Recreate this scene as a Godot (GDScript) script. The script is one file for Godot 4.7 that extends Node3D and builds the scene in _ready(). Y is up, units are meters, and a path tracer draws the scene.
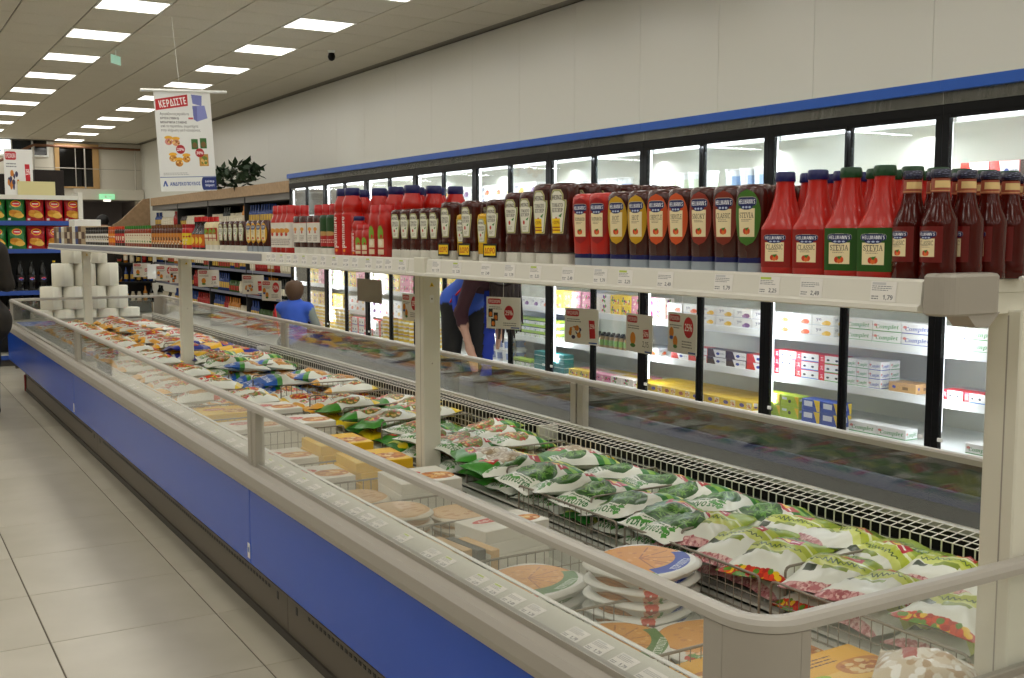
extends Node3D
# A supermarket aisle: a long island freezer with a shelf of sauces above it, glass door fridges along the wall.
# y up, metres; the freezer runs along -z, the fridge wall stands at x = 4.8.

const EYE := Vector3(0, 1.5, 0)
const CEIL := 3.64
const TILE := 0.612
const LIGHT_COLOR := Color(1.0, 0.99, 0.965)
var M := {}
var used := {}
var shared := {}
var rng := RandomNumberGenerator.new()


func _ready():
	rng.seed = 20240
	setup_view()
	make_materials()
	make_prints()
	build_room()
	build_ceiling_lights()
	build_freezer()
	build_overhead_shelf()
	build_fridges()
	build_baskets()
	build_frozen_goods()
	build_sauces()
	build_fridge_goods()
	build_price_cards()
	build_banner()
	build_far_store()
	build_people()
	lay_out_prints()


func setup_view():
	var cam := Camera3D.new()
	cam.name = "camera"
	add_child(cam)
	var yaw := atan2(-649.0, sqrt(1080.0 * 1080.0 + 103.7 * 103.7))
	var pitch := -atan2(103.7, 1080.0)
	cam.position = EYE
	cam.rotation = Vector3(pitch, yaw, 0)
	cam.fov = rad_to_deg(2.0 * atan(339.0 / 1080.0))
	cam.near = 0.05
	cam.far = 100.0
	cam.current = true
	var env := Environment.new()
	env.background_mode = Environment.BG_COLOR
	env.background_color = Color(0.02, 0.02, 0.02)
	env.tonemap_mode = Environment.TONE_MAPPER_LINEAR
	env.tonemap_exposure = 1.07
	env.sdfgi_enabled = true
	env.ssao_enabled = true
	env.ssil_enabled = true
	var we := WorldEnvironment.new()
	we.name = "environment"
	we.environment = env
	add_child(we)


# ---------------------------------------------------------------- helpers
func numbered(called: String) -> String:
	used[called] = used.get(called, -1) + 1
	return called if used[called] == 0 else "%s_%03d" % [called, used[called]]


func tag(o: Node, label: String, category: String, group := "", kind := ""):
	if label: o.set_meta("label", label)
	if category: o.set_meta("category", category)
	if group: o.set_meta("group", group)
	if kind: o.set_meta("kind", kind)
	return o


func thing(called: String, label: String, category: String, at := Vector3.ZERO, turn := 0.0, group := "") -> Node3D:
	var o := Node3D.new()
	o.name = numbered(called)
	add_child(o, true)
	o.position = at
	o.rotation.y = turn
	tag(o, label, category, group)
	return o


func part(called: String, mesh: Mesh, mat: Material, parent: Node = self, at := Vector3.ZERO, turn := 0.0) -> MeshInstance3D:
	var o := MeshInstance3D.new()
	o.name = numbered(called) if parent == self else called
	o.mesh = mesh
	o.material_override = mat
	o.cast_shadow = GeometryInstance3D.SHADOW_CASTING_SETTING_ON
	parent.add_child(o, true)
	o.position = at
	o.rotation.y = turn
	return o


func single(called: String, mesh: Mesh, mat: Material, label: String, category: String, at := Vector3.ZERO, turn := 0.0, group := "") -> MeshInstance3D:
	var o := part(called, mesh, mat, self, at, turn)
	tag(o, label, category, group)
	return o


func structure(called: String, at := Vector3.ZERO) -> Node3D:
	var o := Node3D.new()
	o.name = called
	add_child(o, true)
	o.position = at
	o.set_meta("kind", "structure")
	return o


func copy_of(o: Node3D, at: Vector3, turn: float, label := "", group := "") -> Node3D:
	var c: Node3D = o.duplicate()
	c.name = numbered(str(o.get_meta("base_name")))
	add_child(c, true)
	c.position = at
	c.rotation.y = turn
	if label: c.set_meta("label", label)
	if group: c.set_meta("group", group)
	return c


func tool() -> SurfaceTool:
	var st := SurfaceTool.new()
	st.begin(Mesh.PRIMITIVE_TRIANGLES)
	return st


func done(st: SurfaceTool) -> ArrayMesh:
	st.generate_normals()
	return st.commit()


# a, b, c, d run anticlockwise seen from outside
func quad(st: SurfaceTool, a: Vector3, b: Vector3, c: Vector3, d: Vector3, u := Rect2(0, 0, 1, 1)):
	var p := [a, c, b, a, d, c]
	var l := u.position
	var h := u.end
	var t := [Vector2(l.x, h.y), Vector2(h.x, l.y), Vector2(h.x, h.y), Vector2(l.x, h.y), Vector2(l.x, l.y), Vector2(h.x, l.y)]
	for i in 6:
		st.set_uv(t[i])
		st.add_vertex(p[i])


func tri(st: SurfaceTool, a: Vector3, b: Vector3, c: Vector3):
	for p in [a, c, b]:
		st.set_uv(Vector2.ZERO)
		st.add_vertex(p)


# box with chamfered edges; uv 0..1 on the faces (the +z face and the top read the print upright)
func bevel_box(st: SurfaceTool, lo: Vector3, hi: Vector3, c := 0.0, plain := Rect2(0.001, 0.001, 0.002, 0.002), printed := ""):
	st.set_smooth_group(-1)
	var m := (lo + hi) / 2.0
	var h := (hi - lo) / 2.0
	for i in 3:
		var j := (i + 1) % 3
		var k := (i + 2) % 3
		for s in [-1.0, 1.0]:
			var q := []
			for t in [[-1, -1], [1, -1], [1, 1], [-1, 1]]:
				var p := Vector3.ZERO
				p[i] = s * h[i]
				p[j] = t[0] * (h[j] - c)
				p[k] = t[1] * (h[k] - c)
				q.append(m + p)
			var full := Rect2(0, 0, 1, 1)
			if i == 2 and s > 0 and printed.contains("z"):
				quad(st, q[0], q[1], q[2], q[3], full)
			elif i == 1 and s > 0 and printed.contains("y"):
				quad(st, q[1], q[2], q[3], q[0], full)
			elif i == 0 and s > 0 and printed.contains("x"):
				quad(st, q[3], q[0], q[1], q[2], full)
			elif i == 0 and s < 0 and printed.contains("x"):
				quad(st, q[0], q[3], q[2], q[1], full)
			elif s > 0:
				quad(st, q[0], q[1], q[2], q[3], plain)
			else:
				quad(st, q[3], q[2], q[1], q[0], plain)
	if c <= 0.0:
		return
	for i in 3:
		var j := (i + 1) % 3
		var k := (i + 2) % 3
		for sj in [-1.0, 1.0]:
			for sk in [-1.0, 1.0]:
				var q := []
				for e in [[-1, 0], [1, 0], [1, 1], [-1, 1]]:
					var p := Vector3.ZERO
					p[i] = e[0] * (h[i] - c)
					p[j] = sj * (h[j] - (c if e[1] else 0.0))
					p[k] = sk * (h[k] - (0.0 if e[1] else c))
					q.append(m + p)
				if sj * sk > 0: quad(st, q[0], q[1], q[2], q[3], plain)
				else: quad(st, q[3], q[2], q[1], q[0], plain)
	for sx in [-1.0, 1.0]:
		for sy in [-1.0, 1.0]:
			for sz in [-1.0, 1.0]:
				var s := Vector3(sx, sy, sz)
				var a := m + s * Vector3(h.x, h.y - c, h.z - c)
				var b := m + s * Vector3(h.x - c, h.y, h.z - c)
				var d := m + s * Vector3(h.x - c, h.y - c, h.z)
				if sx * sy * sz > 0: tri(st, a, b, d)
				else: tri(st, a, d, b)


func box_mesh(size: Vector3, c := 0.0, printed := "", foot := true) -> ArrayMesh:
	var key := "box%s%s%s%s" % [size, c, printed, foot]
	if not shared.has(key):
		var st := tool()
		var h := size / 2.0
		var up := Vector3(0, h.y, 0) if foot else Vector3.ZERO
		bevel_box(st, up - h, up + h, c, Rect2(0.001, 0.001, 0.002, 0.002), printed)
		shared[key] = done(st)
	return shared[key]


func boxes_mesh(list: Array, c := 0.0) -> ArrayMesh:
	var st := tool()
	for b in list:
		bevel_box(st, b[0], b[1], c)
	return done(st)


func tube(st: SurfaceTool, a: Vector3, b: Vector3, r: float, sides := 6, r2 := -1.0, caps := true):
	if r2 < 0.0: r2 = r
	var d := (b - a).normalized()
	var x := d.cross(Vector3.UP if absf(d.y) < 0.9 else Vector3.RIGHT).normalized()
	var y := d.cross(x)
	for i in sides:
		var t0 := TAU * i / sides
		var t1 := TAU * (i + 1) / sides
		var u := x * cos(t0) + y * sin(t0)
		var v := x * cos(t1) + y * sin(t1)
		st.set_smooth_group(1)
		quad(st, a + u * r, a + v * r, b + v * r2, b + u * r2)
		if caps:
			st.set_smooth_group(-1)
			tri(st, a, a + v * r, a + u * r)
			tri(st, b, b + u * r2, b + v * r2)


func path_tube(pts: Array, r: float, sides := 6) -> ArrayMesh:
	var st := tool()
	for i in pts.size() - 1:
		tube(st, pts[i], pts[i + 1], r, sides)
	return done(st)


# loft of rounded sections: rows of [y, half width, half depth, exponent (2 = ellipse, larger = squarer)]
func ring_point(row: Array, t: float, grow := 0.0) -> Vector3:
	var e: float = 2.0 / row[3]
	var c := cos(t)
	var s := sin(t)
	return Vector3((row[1] + grow) * signf(s) * pow(absf(s), e), row[0], (row[2] + grow) * signf(c) * pow(absf(c), e))


func loft(rows: Array, sides := 16) -> ArrayMesh:
	var st := tool()
	st.set_smooth_group(1)
	var height: float = rows[-1][0] - rows[0][0]
	for r in rows.size() - 1:
		var lo: Array = rows[r]
		var hi: Array = rows[r + 1]
		for i in sides:
			var t0 := TAU * i / sides
			var t1 := TAU * (i + 1) / sides
			var u := Rect2(float(i) / sides, 1.0 - (hi[0] - rows[0][0]) / height, 1.0 / sides, (hi[0] - lo[0]) / height)
			quad(st, ring_point(lo, t0), ring_point(lo, t1), ring_point(hi, t1), ring_point(hi, t0), u)
	st.set_smooth_group(-1)
	for i in sides:
		var t0 := TAU * i / sides
		var t1 := TAU * (i + 1) / sides
		tri(st, Vector3(0, rows[-1][0], 0), ring_point(rows[-1], t0), ring_point(rows[-1], t1))
		tri(st, Vector3(0, rows[0][0], 0), ring_point(rows[0], t1), ring_point(rows[0], t0))
	return done(st)


func row_at(rows: Array, y: float) -> Array:
	for r in rows.size() - 1:
		if y <= rows[r + 1][0]:
			var f: float = (y - rows[r][0]) / maxf(rows[r + 1][0] - rows[r][0], 0.00001)
			var o := []
			for k in 4: o.append(lerpf(rows[r][k], rows[r + 1][k], f))
			o[0] = y
			return o
	return rows[-1]


# a label that follows the loft: outline of [angle share -1..1, height share 0..1] or a full rectangle
func wrap_label(rows: Array, y0: float, y1: float, a: float, oval := false, grow := 0.0007, nu := 8, nv := 8) -> ArrayMesh:
	var st := tool()
	st.set_smooth_group(1)
	for j in nv:
		for i in nu:
			var p := []
			var u := []
			for e in [[0, 0], [1, 0], [1, 1], [0, 1]]:
				var fv := float(j + e[1]) / nv
				var fu := float(i + e[0]) / nu * 2.0 - 1.0
				var w := 1.0
				if oval: w = pow(maxf(0.0, 1.0 - pow(absf(fv * 2.0 - 1.0), 2.3)), 0.46)
				var row := row_at(rows, lerpf(y0, y1, fv))
				if a > 1.4:
					p.append(ring_point(row, fu * a * w, grow))
				else:
					var ex: float = row[3]
					var sx := pow(sin(a), 2.0 / ex) * fu * w
					p.append(Vector3((row[1] + grow) * sx, row[0], (row[2] + grow) * pow(1.0 - pow(absf(sx), ex), 1.0 / ex)))
				u.append(Vector2((fu * w + 1.0) / 2.0, 1.0 - fv))
			for k in [0, 2, 1, 0, 3, 2]:
				st.set_uv(u[k])
				st.add_vertex(p[k])
	return done(st)


# extrude an outline given in (x, y), anticlockwise, along z from z0 to z1
func prism(outline: Array, z0: float, z1: float, smooth := false) -> ArrayMesh:
	var st := tool()
	prism_into(st, outline, z0, z1, smooth)
	return done(st)


func prism_into(st: SurfaceTool, outline: Array, z0: float, z1: float, smooth := false):
	var n := outline.size()
	st.set_smooth_group(1 if smooth else -1)
	for i in n:
		var a: Vector2 = outline[i]
		var b: Vector2 = outline[(i + 1) % n]
		quad(st, Vector3(a.x, a.y, z1), Vector3(a.x, a.y, z0), Vector3(b.x, b.y, z0), Vector3(b.x, b.y, z1))
	st.set_smooth_group(-1)
	var tris := Geometry2D.triangulate_polygon(PackedVector2Array(outline))
	for i in range(0, tris.size(), 3):
		var q := [outline[tris[i]], outline[tris[i + 1]], outline[tris[i + 2]]]
		var turn: float = (q[1] - q[0]).cross(q[2] - q[0])
		if turn < 0.0: q = [q[0], q[2], q[1]]
		tri(st, Vector3(q[0].x, q[0].y, z1), Vector3(q[1].x, q[1].y, z1), Vector3(q[2].x, q[2].y, z1))
		tri(st, Vector3(q[0].x, q[0].y, z0), Vector3(q[2].x, q[2].y, z0), Vector3(q[1].x, q[1].y, z0))


func mat(color: Color, rough := 0.6, metal := 0.0, coat := 0.0) -> StandardMaterial3D:
	var m := StandardMaterial3D.new()
	m.albedo_color = color
	m.roughness = rough
	m.metallic = metal
	if coat > 0.0:
		m.clearcoat_enabled = true
		m.clearcoat = coat
		m.clearcoat_roughness = 0.08
	return m


func glass(color: Color, alpha: float) -> StandardMaterial3D:
	var m := mat(color, 0.02)
	m.albedo_color.a = alpha
	m.transparency = BaseMaterial3D.TRANSPARENCY_ALPHA
	return m


func glow(color: Color, energy: float) -> StandardMaterial3D:
	var m := mat(Color(0.9, 0.9, 0.9), 0.5)
	m.emission_enabled = true
	m.emission = color
	m.emission_energy_multiplier = energy
	return m


func noisy(m: StandardMaterial3D, freq: float, low: float, world_scale: float, seed_no := 1, bump := 0.0) -> StandardMaterial3D:
	var n := FastNoiseLite.new()
	n.seed = seed_no
	n.frequency = freq
	n.fractal_octaves = 4
	var t := NoiseTexture2D.new()
	t.width = 256
	t.height = 256
	t.seamless = true
	t.noise = n
	var g := Gradient.new()
	g.set_color(0, Color(low, low, low * 0.985))
	g.set_color(1, Color.WHITE)
	t.color_ramp = g
	m.albedo_texture = t
	m.uv1_triplanar = true
	m.uv1_world_triplanar = true
	m.uv1_scale = Vector3.ONE * world_scale
	return m


func make_materials():
	for k in 3:
		M["tile%d" % k] = noisy(mat(Color(0.775 - 0.012 * k, 0.75 - 0.012 * k, 0.685 - 0.014 * k), 0.32), 0.012, 0.93, 0.6, 3 + k)
	M.grout = mat(Color(0.42, 0.39, 0.34), 0.9)
	M.ceiling_tile = noisy(mat(Color(0.80, 0.775, 0.72), 0.95), 0.08, 0.94, 2.0, 8)
	M.ceiling_grid = mat(Color(0.50, 0.48, 0.44), 0.8)
	M.wall_panel = mat(Color(0.87, 0.865, 0.83), 0.33)
	M.wall_gap = mat(Color(0.80, 0.79, 0.75), 0.7)
	M.plaster = mat(Color(0.82, 0.80, 0.75), 0.85)
	M.blue_panel = mat(Color(0.0, 0.29, 0.74), 0.25)
	M.blue_panel.metallic_specular = 0.36
	M.taupe = mat(Color(0.64, 0.615, 0.575), 0.45)
	M.taupe_light = mat(Color(0.70, 0.68, 0.645), 0.38)
	M.kick = mat(Color(0.40, 0.365, 0.315), 0.5)
	M.kick_dark = mat(Color(0.28, 0.26, 0.23), 0.6)
	M.black = mat(Color(0.03, 0.03, 0.03), 0.5)
	M.black_gloss = mat(Color(0.02, 0.02, 0.022), 0.4)
	M.black_gloss.metallic_specular = 0.3
	M.alu = mat(Color(0.70, 0.68, 0.64), 0.4, 0.6)
	M.white_paint = mat(Color(0.89, 0.88, 0.84), 0.45)
	M.cream = mat(Color(0.87, 0.86, 0.80), 0.5)
	M.liner = mat(Color(0.78, 0.78, 0.74), 0.5)
	M.glass = glass(Color(0.86, 0.93, 0.88), 0.05)
	M.glass_clear = glass(Color(0.86, 0.92, 0.90), 0.006)
	M.glass_door = glass(Color(0.9, 0.95, 0.95), 0.03)
	M.wire = mat(Color(0.56, 0.53, 0.48), 0.4, 0.4)
	M.white = mat(Color(0.90, 0.90, 0.88), 0.5)
	M.paper = mat(Color(0.90, 0.89, 0.86), 0.8)
	M.lamp = glow(Color(1.0, 0.985, 0.94), 2.6)
	M.led = glow(Color(0.95, 0.98, 1.0), 3.0)
	M.shelf_white = mat(Color(0.88, 0.89, 0.88), 0.4)
	M.fridge_back = mat(Color(0.80, 0.795, 0.74), 0.55)
	M.fascia_blue = mat(Color(0.01, 0.30, 0.66), 0.35)
	M.steel_dark = mat(Color(0.08, 0.08, 0.08), 0.6)
	M.skirt_blue = mat(Color(0.03, 0.10, 0.30), 0.5)


# ---------------------------------------------------------------- the room
func build_room():
	var fl := structure("floor")
	part("slab", boxes_mesh([[Vector3(-8, -0.2, -27), Vector3(5.95, -0.004, 12)]]), M.grout, fl)
	var stuff := tool()
	var tile_mesh := box_mesh(Vector3(TILE - 0.004, 0.012, 0.611 - 0.004), 0.001, "", false)
	for i in range(-15, 9):
		for j in range(-25, 39):
			var lo := Vector3(1.135 + (i - 1) * 0.6145, -0.012, -3.583 - j * 0.611)
			var hi := lo + Vector3(0.6145, 0.012, 0.611)
			if hi.x < -7.9 or lo.x > 5.6 or lo.z < -26.9 or hi.z > 11.9: continue
			var c := (lo + hi) / 2.0
			if c.x > -1.2 and c.x < 1.5 and c.z > -16.5 and c.z < -2.8:
				part("tile", tile_mesh, M["tile%d" % rng.randi_range(0, 2)], fl, c)
			else:
				bevel_box(stuff, lo + Vector3(0.002, 0, 0.002), hi - Vector3(0.002, 0, 0.002))
	part("tile_field", done(stuff), M.tile0, fl).set_meta("kind", "stuff")

	var ce := structure("ceiling")
	part("slab", boxes_mesh([[Vector3(-8, CEIL + 0.012, -27), Vector3(5.95, CEIL + 0.2, 12)]]), M.ceiling_grid, ce)
	stuff = tool()
	var ceil_mesh := box_mesh(Vector3(TILE - 0.014, 0.014, 0.578 - 0.014), 0.002, "", false)
	for i in range(-17, 7):
		for j in range(-39, 32):
			var c := Vector3(2.271 + i * TILE, CEIL + 0.006, -10.72 - j * 0.578)
			if c.x > 5.6 or c.x < -7.8 or c.z < -26.7 or c.z > 11.8: continue
			if posmod(i, 3) == 0 and posmod(j, 3) == 0: continue
			if c.x > 0.8 and c.z < -6.0 and c.z > -20.5:
				part("ceiling_tile", ceil_mesh, M.ceiling_tile, ce, c)
			else:
				bevel_box(stuff, c - Vector3(TILE / 2 - 0.007, 0.007, 0.282), c + Vector3(TILE / 2 - 0.007, 0.007, 0.282))
	part("ceiling_tile_field", done(stuff), M.ceiling_tile, ce).set_meta("kind", "stuff")

	var wr := structure("wall_right")
	part("backing", boxes_mesh([[Vector3(5.795, 0, -27), Vector3(5.95, CEIL + 0.01, 12)]]), M.wall_gap, wr)
	var z := -5.53 + 0.989 * 17
	var wall_mesh := box_mesh(Vector3(0.03, CEIL, 0.9865), 0.002)
	while z > -26.5:
		part("panel", wall_mesh, M.wall_panel, wr, Vector3(5.78, 0, z - 0.4945))
		z -= 0.989
	var wl := structure("wall_left")
	part("plaster", boxes_mesh([[Vector3(-8.2, 0, -27), Vector3(-8, CEIL, 12)]]), M.plaster, wl)
	var wf := structure("wall_front")
	part("plaster", boxes_mesh([[Vector3(-8.2, 0, 12), Vector3(5.95, CEIL, 12.2)]]), M.plaster, wf)


func build_ceiling_lights():
	var frame := boxes_mesh([[Vector3(-0.302, -0.004, -0.285), Vector3(0.302, 0.014, -0.268)], [Vector3(-0.302, -0.004, 0.268), Vector3(0.302, 0.014, 0.285)],
		[Vector3(-0.302, -0.004, -0.268), Vector3(-0.285, 0.014, 0.268)], [Vector3(0.285, -0.004, -0.268), Vector3(0.302, 0.014, 0.268)]])
	var diffuser := boxes_mesh([[Vector3(-0.285, 0.0, -0.268), Vector3(0.285, 0.012, 0.268)]])
	for i in range(-3, 2):
		for j in range(-12, 10):
			var at := Vector3(2.271 + i * TILE * 3, CEIL, -10.72 - j * 0.578 * 3)
			if at.x < -7.5 or at.z > 11.0: continue
			var row := "above the aisle beside the sauce shelf" if i == 1 else ("over the island freezer" if i == 0 else "over the aisles beyond the freezer")
			var t := thing("ceiling_light", "square white recessed ceiling light panel in the row " + row, "ceiling light", at, 0.0, "recessed ceiling light panels " + row)
			part("frame", frame, M.white, t)
			part("diffuser", diffuser, M.lamp, t)
			var a := AreaLight3D.new()
			a.name = "lamp_light"
			a.area_size = Vector2(0.57, 0.535)
			a.area_normalize_energy = true
			a.light_color = LIGHT_COLOR
			a.light_energy = 0.62
			a.area_range = 40.0
			a.area_attenuation = 2.0
			a.shadow_enabled = true
			t.add_child(a, true)
			a.position = Vector3(0, -0.012, 0)
			a.rotation.x = -PI / 2


# ---------------------------------------------------------------- the island freezer
const FX0 := 1.15
const FX1 := 2.65
const FZ0 := -1.18
const FZ1 := -11.45
const JOINTS := [-3.80, -7.60]


# outline of a rounded rectangle in plan, as points from the near left corner round; r = corner radius
func plan_ring(inset: float, r: float) -> Array:
	var out := []
	var x0 := FX0 + inset
	var x1 := FX1 - inset
	var z0 := FZ0 - inset
	var z1 := FZ1 + inset
	var corners := [[x0 + r, z0 - r, PI * 0.5, PI], [x0 + r, z1 + r, PI, PI * 1.5], [x1 - r, z1 + r, PI * 1.5, TAU], [x1 - r, z0 - r, 0.0, PI * 0.5]]
	for c in corners:
		for k in 7:
			var a: float = lerpf(c[2], c[3], k / 6.0)
			out.append(Vector2(c[0] + cos(a) * r, c[1] + sin(a) * r))
	return out


# sweep a profile of [outward offset, y] round the freezer's plan
func sweep_plan(profile: Array, r: float, from := 0, to := 28) -> ArrayMesh:
	var st := tool()
	st.set_smooth_group(1)
	var rings := []
	for p in profile:
		rings.append(plan_ring(-p[0], r + p[0]))
	for k in profile.size():
		var a: Array = rings[k]
		var b: Array = rings[(k + 1) % profile.size()]
		var ya: float = profile[k][1]
		var yb: float = profile[(k + 1) % profile.size()][1]
		st.set_smooth_group(k + 1)
		for i in range(from, to):
			var i1: int = (i + 1) % 28
			quad(st, Vector3(a[i1].x, ya, a[i1].y), Vector3(a[i].x, ya, a[i].y), Vector3(b[i].x, yb, b[i].y), Vector3(b[i1].x, yb, b[i1].y))
	return done(st)


func build_freezer():
	var f := thing("island_freezer", "long open island freezer with blue side panels and low glass walls", "freezer")
	# kick plates below, in sections
	var ends := [FZ0 - 0.1, -3.77, -7.58, FZ1 + 0.1]
	for k in 3:
		var k0: float = ends[k]
		var k1: float = ends[k + 1]
		var kp := part("kick_plate", boxes_mesh([[Vector3(1.285, 0.03, k1 + 0.002), Vector3(1.305, 0.225, k0 - 0.002)]], 0.001), M.kick, f)
		var slots := []
		var z := k0 - 0.20
		while z > k1 + 0.22:
			slots.append([Vector3(1.2835, 0.145, z - 0.020), Vector3(1.2855, 0.157, z)])
			z -= 0.038
		part("vent_slots", boxes_mesh(slots), M.black, kp)
		for s in [k0 - 0.11, k1 + 0.10]:
			part("screw", boxes_mesh([[Vector3(1.2835, 0.125, s - 0.009), Vector3(1.286, 0.155, s + 0.009)]], 0.001), M.black, kp)
	part("plinth", boxes_mesh([[Vector3(1.276, 0.0, FZ1 + 0.08), Vector3(2.53, 0.03, FZ0 - 0.08)]]), M.kick_dark, f)
	part("kick_plate", boxes_mesh([[Vector3(2.50, 0.03, FZ1 + 0.1), Vector3(2.52, 0.225, FZ0 - 0.1)]]), M.kick, f)
	part("kick_plate", boxes_mesh([[Vector3(1.305, 0.03, FZ0 - 0.12), Vector3(2.50, 0.225, FZ0 - 0.1)]]), M.kick, f)
	part("kick_plate", boxes_mesh([[Vector3(1.305, 0.03, FZ1 + 0.1), Vector3(2.50, 0.225, FZ1 + 0.12)]]), M.kick, f)
	part("hose_end", boxes_mesh([[Vector3(1.268, 0.0, FZ1 + 0.13), Vector3(1.284, 0.16, FZ1 + 0.17)]], 0.004), mat(Color(0.5, 0.04, 0.06), 0.5), f)
	# sloping underside
	part("sloping_skirt", sweep_plan([[-0.135, 0.222], [-0.004, 0.305], [-0.03, 0.31], [-0.15, 0.235]], 0.05), M.kick, f)
	# blue panels in sections along the long sides, one round each end
	var joint := [FZ0 - 0.06, -3.77, -7.58, FZ1 + 0.06]
	for k in 3:
		for side in [[FX0, FX0 + 0.02], [FX1 - 0.02, FX1]]:
			part("blue_panel", boxes_mesh([[Vector3(side[0], 0.312, joint[k + 1] + 0.002), Vector3(side[1], 0.592, joint[k] - 0.002)]], 0.002), M.blue_panel, f)
	part("blue_panel", boxes_mesh([[Vector3(FX0 + 0.06, 0.312, FZ0 - 0.02), Vector3(FX1 - 0.06, 0.592, FZ0)]], 0.002), M.blue_panel, f)
	part("blue_panel", boxes_mesh([[Vector3(FX0 + 0.06, 0.312, FZ1), Vector3(FX1 - 0.06, 0.592, FZ1 + 0.02)]], 0.002), M.blue_panel, f)
	for c in [0, 7, 14, 21]:
		part("blue_corner", sweep_plan([[0.0, 0.312], [0.0, 0.592], [-0.02, 0.592], [-0.02, 0.312]], 0.06, c, c + 6), M.blue_panel, f)
	part("energy_mark", boxes_mesh([[Vector3(FX0 - 0.0015, 0.33, -3.80), Vector3(FX0, 0.385, -3.775)]]), M.white, f)
	part("energy_mark", boxes_mesh([[Vector3(FX0 - 0.002, 0.352, -3.795), Vector3(FX0 - 0.0015, 0.37, -3.78)]]), M.fascia_blue, f)
	part("energy_mark", boxes_mesh([[Vector3(FX0 - 0.0015, 0.33, -7.62), Vector3(FX0, 0.385, -7.59)]]), M.white, f)
	# bumper sill
	part("bumper", sweep_plan([[0.0, 0.594], [0.016, 0.60], [0.02, 0.62], [0.018, 0.652], [0.006, 0.666], [-0.026, 0.668], [-0.03, 0.60]], 0.06), M.taupe, f)
	part("glass_channel", sweep_plan([[-0.026, 0.664], [-0.026, 0.682], [-0.031, 0.682], [-0.031, 0.664]], 0.05), M.alu, f)
	part("glass_channel", sweep_plan([[-0.040, 0.664], [-0.040, 0.676], [-0.052, 0.676], [-0.052, 0.664]], 0.05), M.alu, f)
	# top rail
	part("hand_rail", sweep_plan([[-0.022, 0.868], [-0.021, 0.880], [-0.025, 0.888], [-0.033, 0.891], [-0.050, 0.890], [-0.055, 0.884], [-0.055, 0.868], [-0.038, 0.864]], 0.112), M.taupe_light, f)
	# panes
	var seg := [FZ0 - 0.161, JOINTS[0] + 0.02, JOINTS[0] - 0.02, JOINTS[1] + 0.02, JOINTS[1] - 0.02, FZ1 + 0.161]
	# the far side is double glazed: two panes with a gap
	for k in 3:
		for x in [[FX0 + 0.035, M.glass], [FX1 - 0.048, M.glass_clear], [FX1 - 0.034, M.glass_clear]]:
			part("glass_pane", boxes_mesh([[Vector3(x[0], 0.672, seg[k * 2 + 1]), Vector3(x[0] + 0.005, 0.866, seg[k * 2])]]), x[1], f)
	for z in [FZ0 - 0.041, FZ1 + 0.035]:
		part("glass_pane", boxes_mesh([[Vector3(FX0 + 0.136, 0.672, z), Vector3(FX1 - 0.136, 0.866, z + 0.006)]]), M.glass, f)
	# corner columns, and the double posts at each joint
	for c in [0, 7, 14, 21]:
		part("corner_column", sweep_plan([[-0.024, 0.66], [-0.024, 0.866], [-0.05, 0.866], [-0.05, 0.66]], 0.112, c, c + 6), M.taupe, f)
	for p in [[FX0 + 0.024, FZ0 - 0.160, FX0 + 0.05, FZ0 - 0.113], [FX0 + 0.113, FZ0 - 0.05, FX0 + 0.135, FZ0 - 0.024], [FX0 + 0.024, FZ1 + 0.113, FX0 + 0.05, FZ1 + 0.160],
		[FX0 + 0.113, FZ1 + 0.024, FX0 + 0.135, FZ1 + 0.05], [FX1 - 0.05, FZ0 - 0.160, FX1 - 0.024, FZ0 - 0.113], [FX1 - 0.05, FZ1 + 0.113, FX1 - 0.024, FZ1 + 0.160]]:
		part("column_trim", boxes_mesh([[Vector3(p[0], 0.66, p[1]), Vector3(p[2], 0.866, p[3])]], 0.001), M.taupe, f)
	for z in JOINTS:
		for x in [FX0 + 0.022, FX1 - 0.056]:
			for d in [-0.047, 0.005]:
				part("glass_post", boxes_mesh([[Vector3(x, 0.664, z + d), Vector3(x + 0.034, 0.868, z + d + 0.042)]], 0.003), M.alu, f)
	# tub: floor, walls
	part("tub_floor", boxes_mesh([[Vector3(FX0 + 0.10, 0.30, FZ1 + 0.1), Vector3(FX1 - 0.10, 0.33, FZ0 - 0.1)]]), M.liner, f)
	part("tub_wall", boxes_mesh([[Vector3(FX0 + 0.05, 0.30, FZ1 + 0.05), Vector3(FX0 + 0.12, 0.60, FZ0 - 0.05)]]), M.liner, f)
	part("tub_wall", boxes_mesh([[Vector3(FX1 - 0.12, 0.30, FZ1 + 0.05), Vector3(FX1 - 0.05, 0.672, FZ0 - 0.05)]]), M.liner, f)
	part("tub_wall", boxes_mesh([[Vector3(FX0 + 0.12, 0.30, FZ0 - 0.10), Vector3(FX1 - 0.12, 0.62, FZ0 - 0.05)]]), M.liner, f)
	part("tub_wall", boxes_mesh([[Vector3(FX0 + 0.12, 0.30, FZ1 + 0.05), Vector3(FX1 - 0.12, 0.66, FZ1 + 0.10)]]), M.liner, f)
	part("product_deck", boxes_mesh([[Vector3(FX0 + 0.12, 0.462, -4.50), Vector3(1.842, 0.47, FZ0 - 0.1)], [Vector3(FX0 + 0.12, 0.46, FZ1 + 0.1), Vector3(1.842, 0.535, -4.50)]]), M.liner, f)
	part("product_deck", boxes_mesh([[Vector3(1.92, 0.552, FZ1 + 0.1), Vector3(2.398, 0.56, FZ0 - 0.1)]]), M.liner, f)
	part("centre_divider", boxes_mesh([[Vector3(1.842, 0.33, FZ1 + 0.1), Vector3(1.92, 0.545, FZ0 - 0.1)]]), M.liner, f)
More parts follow.
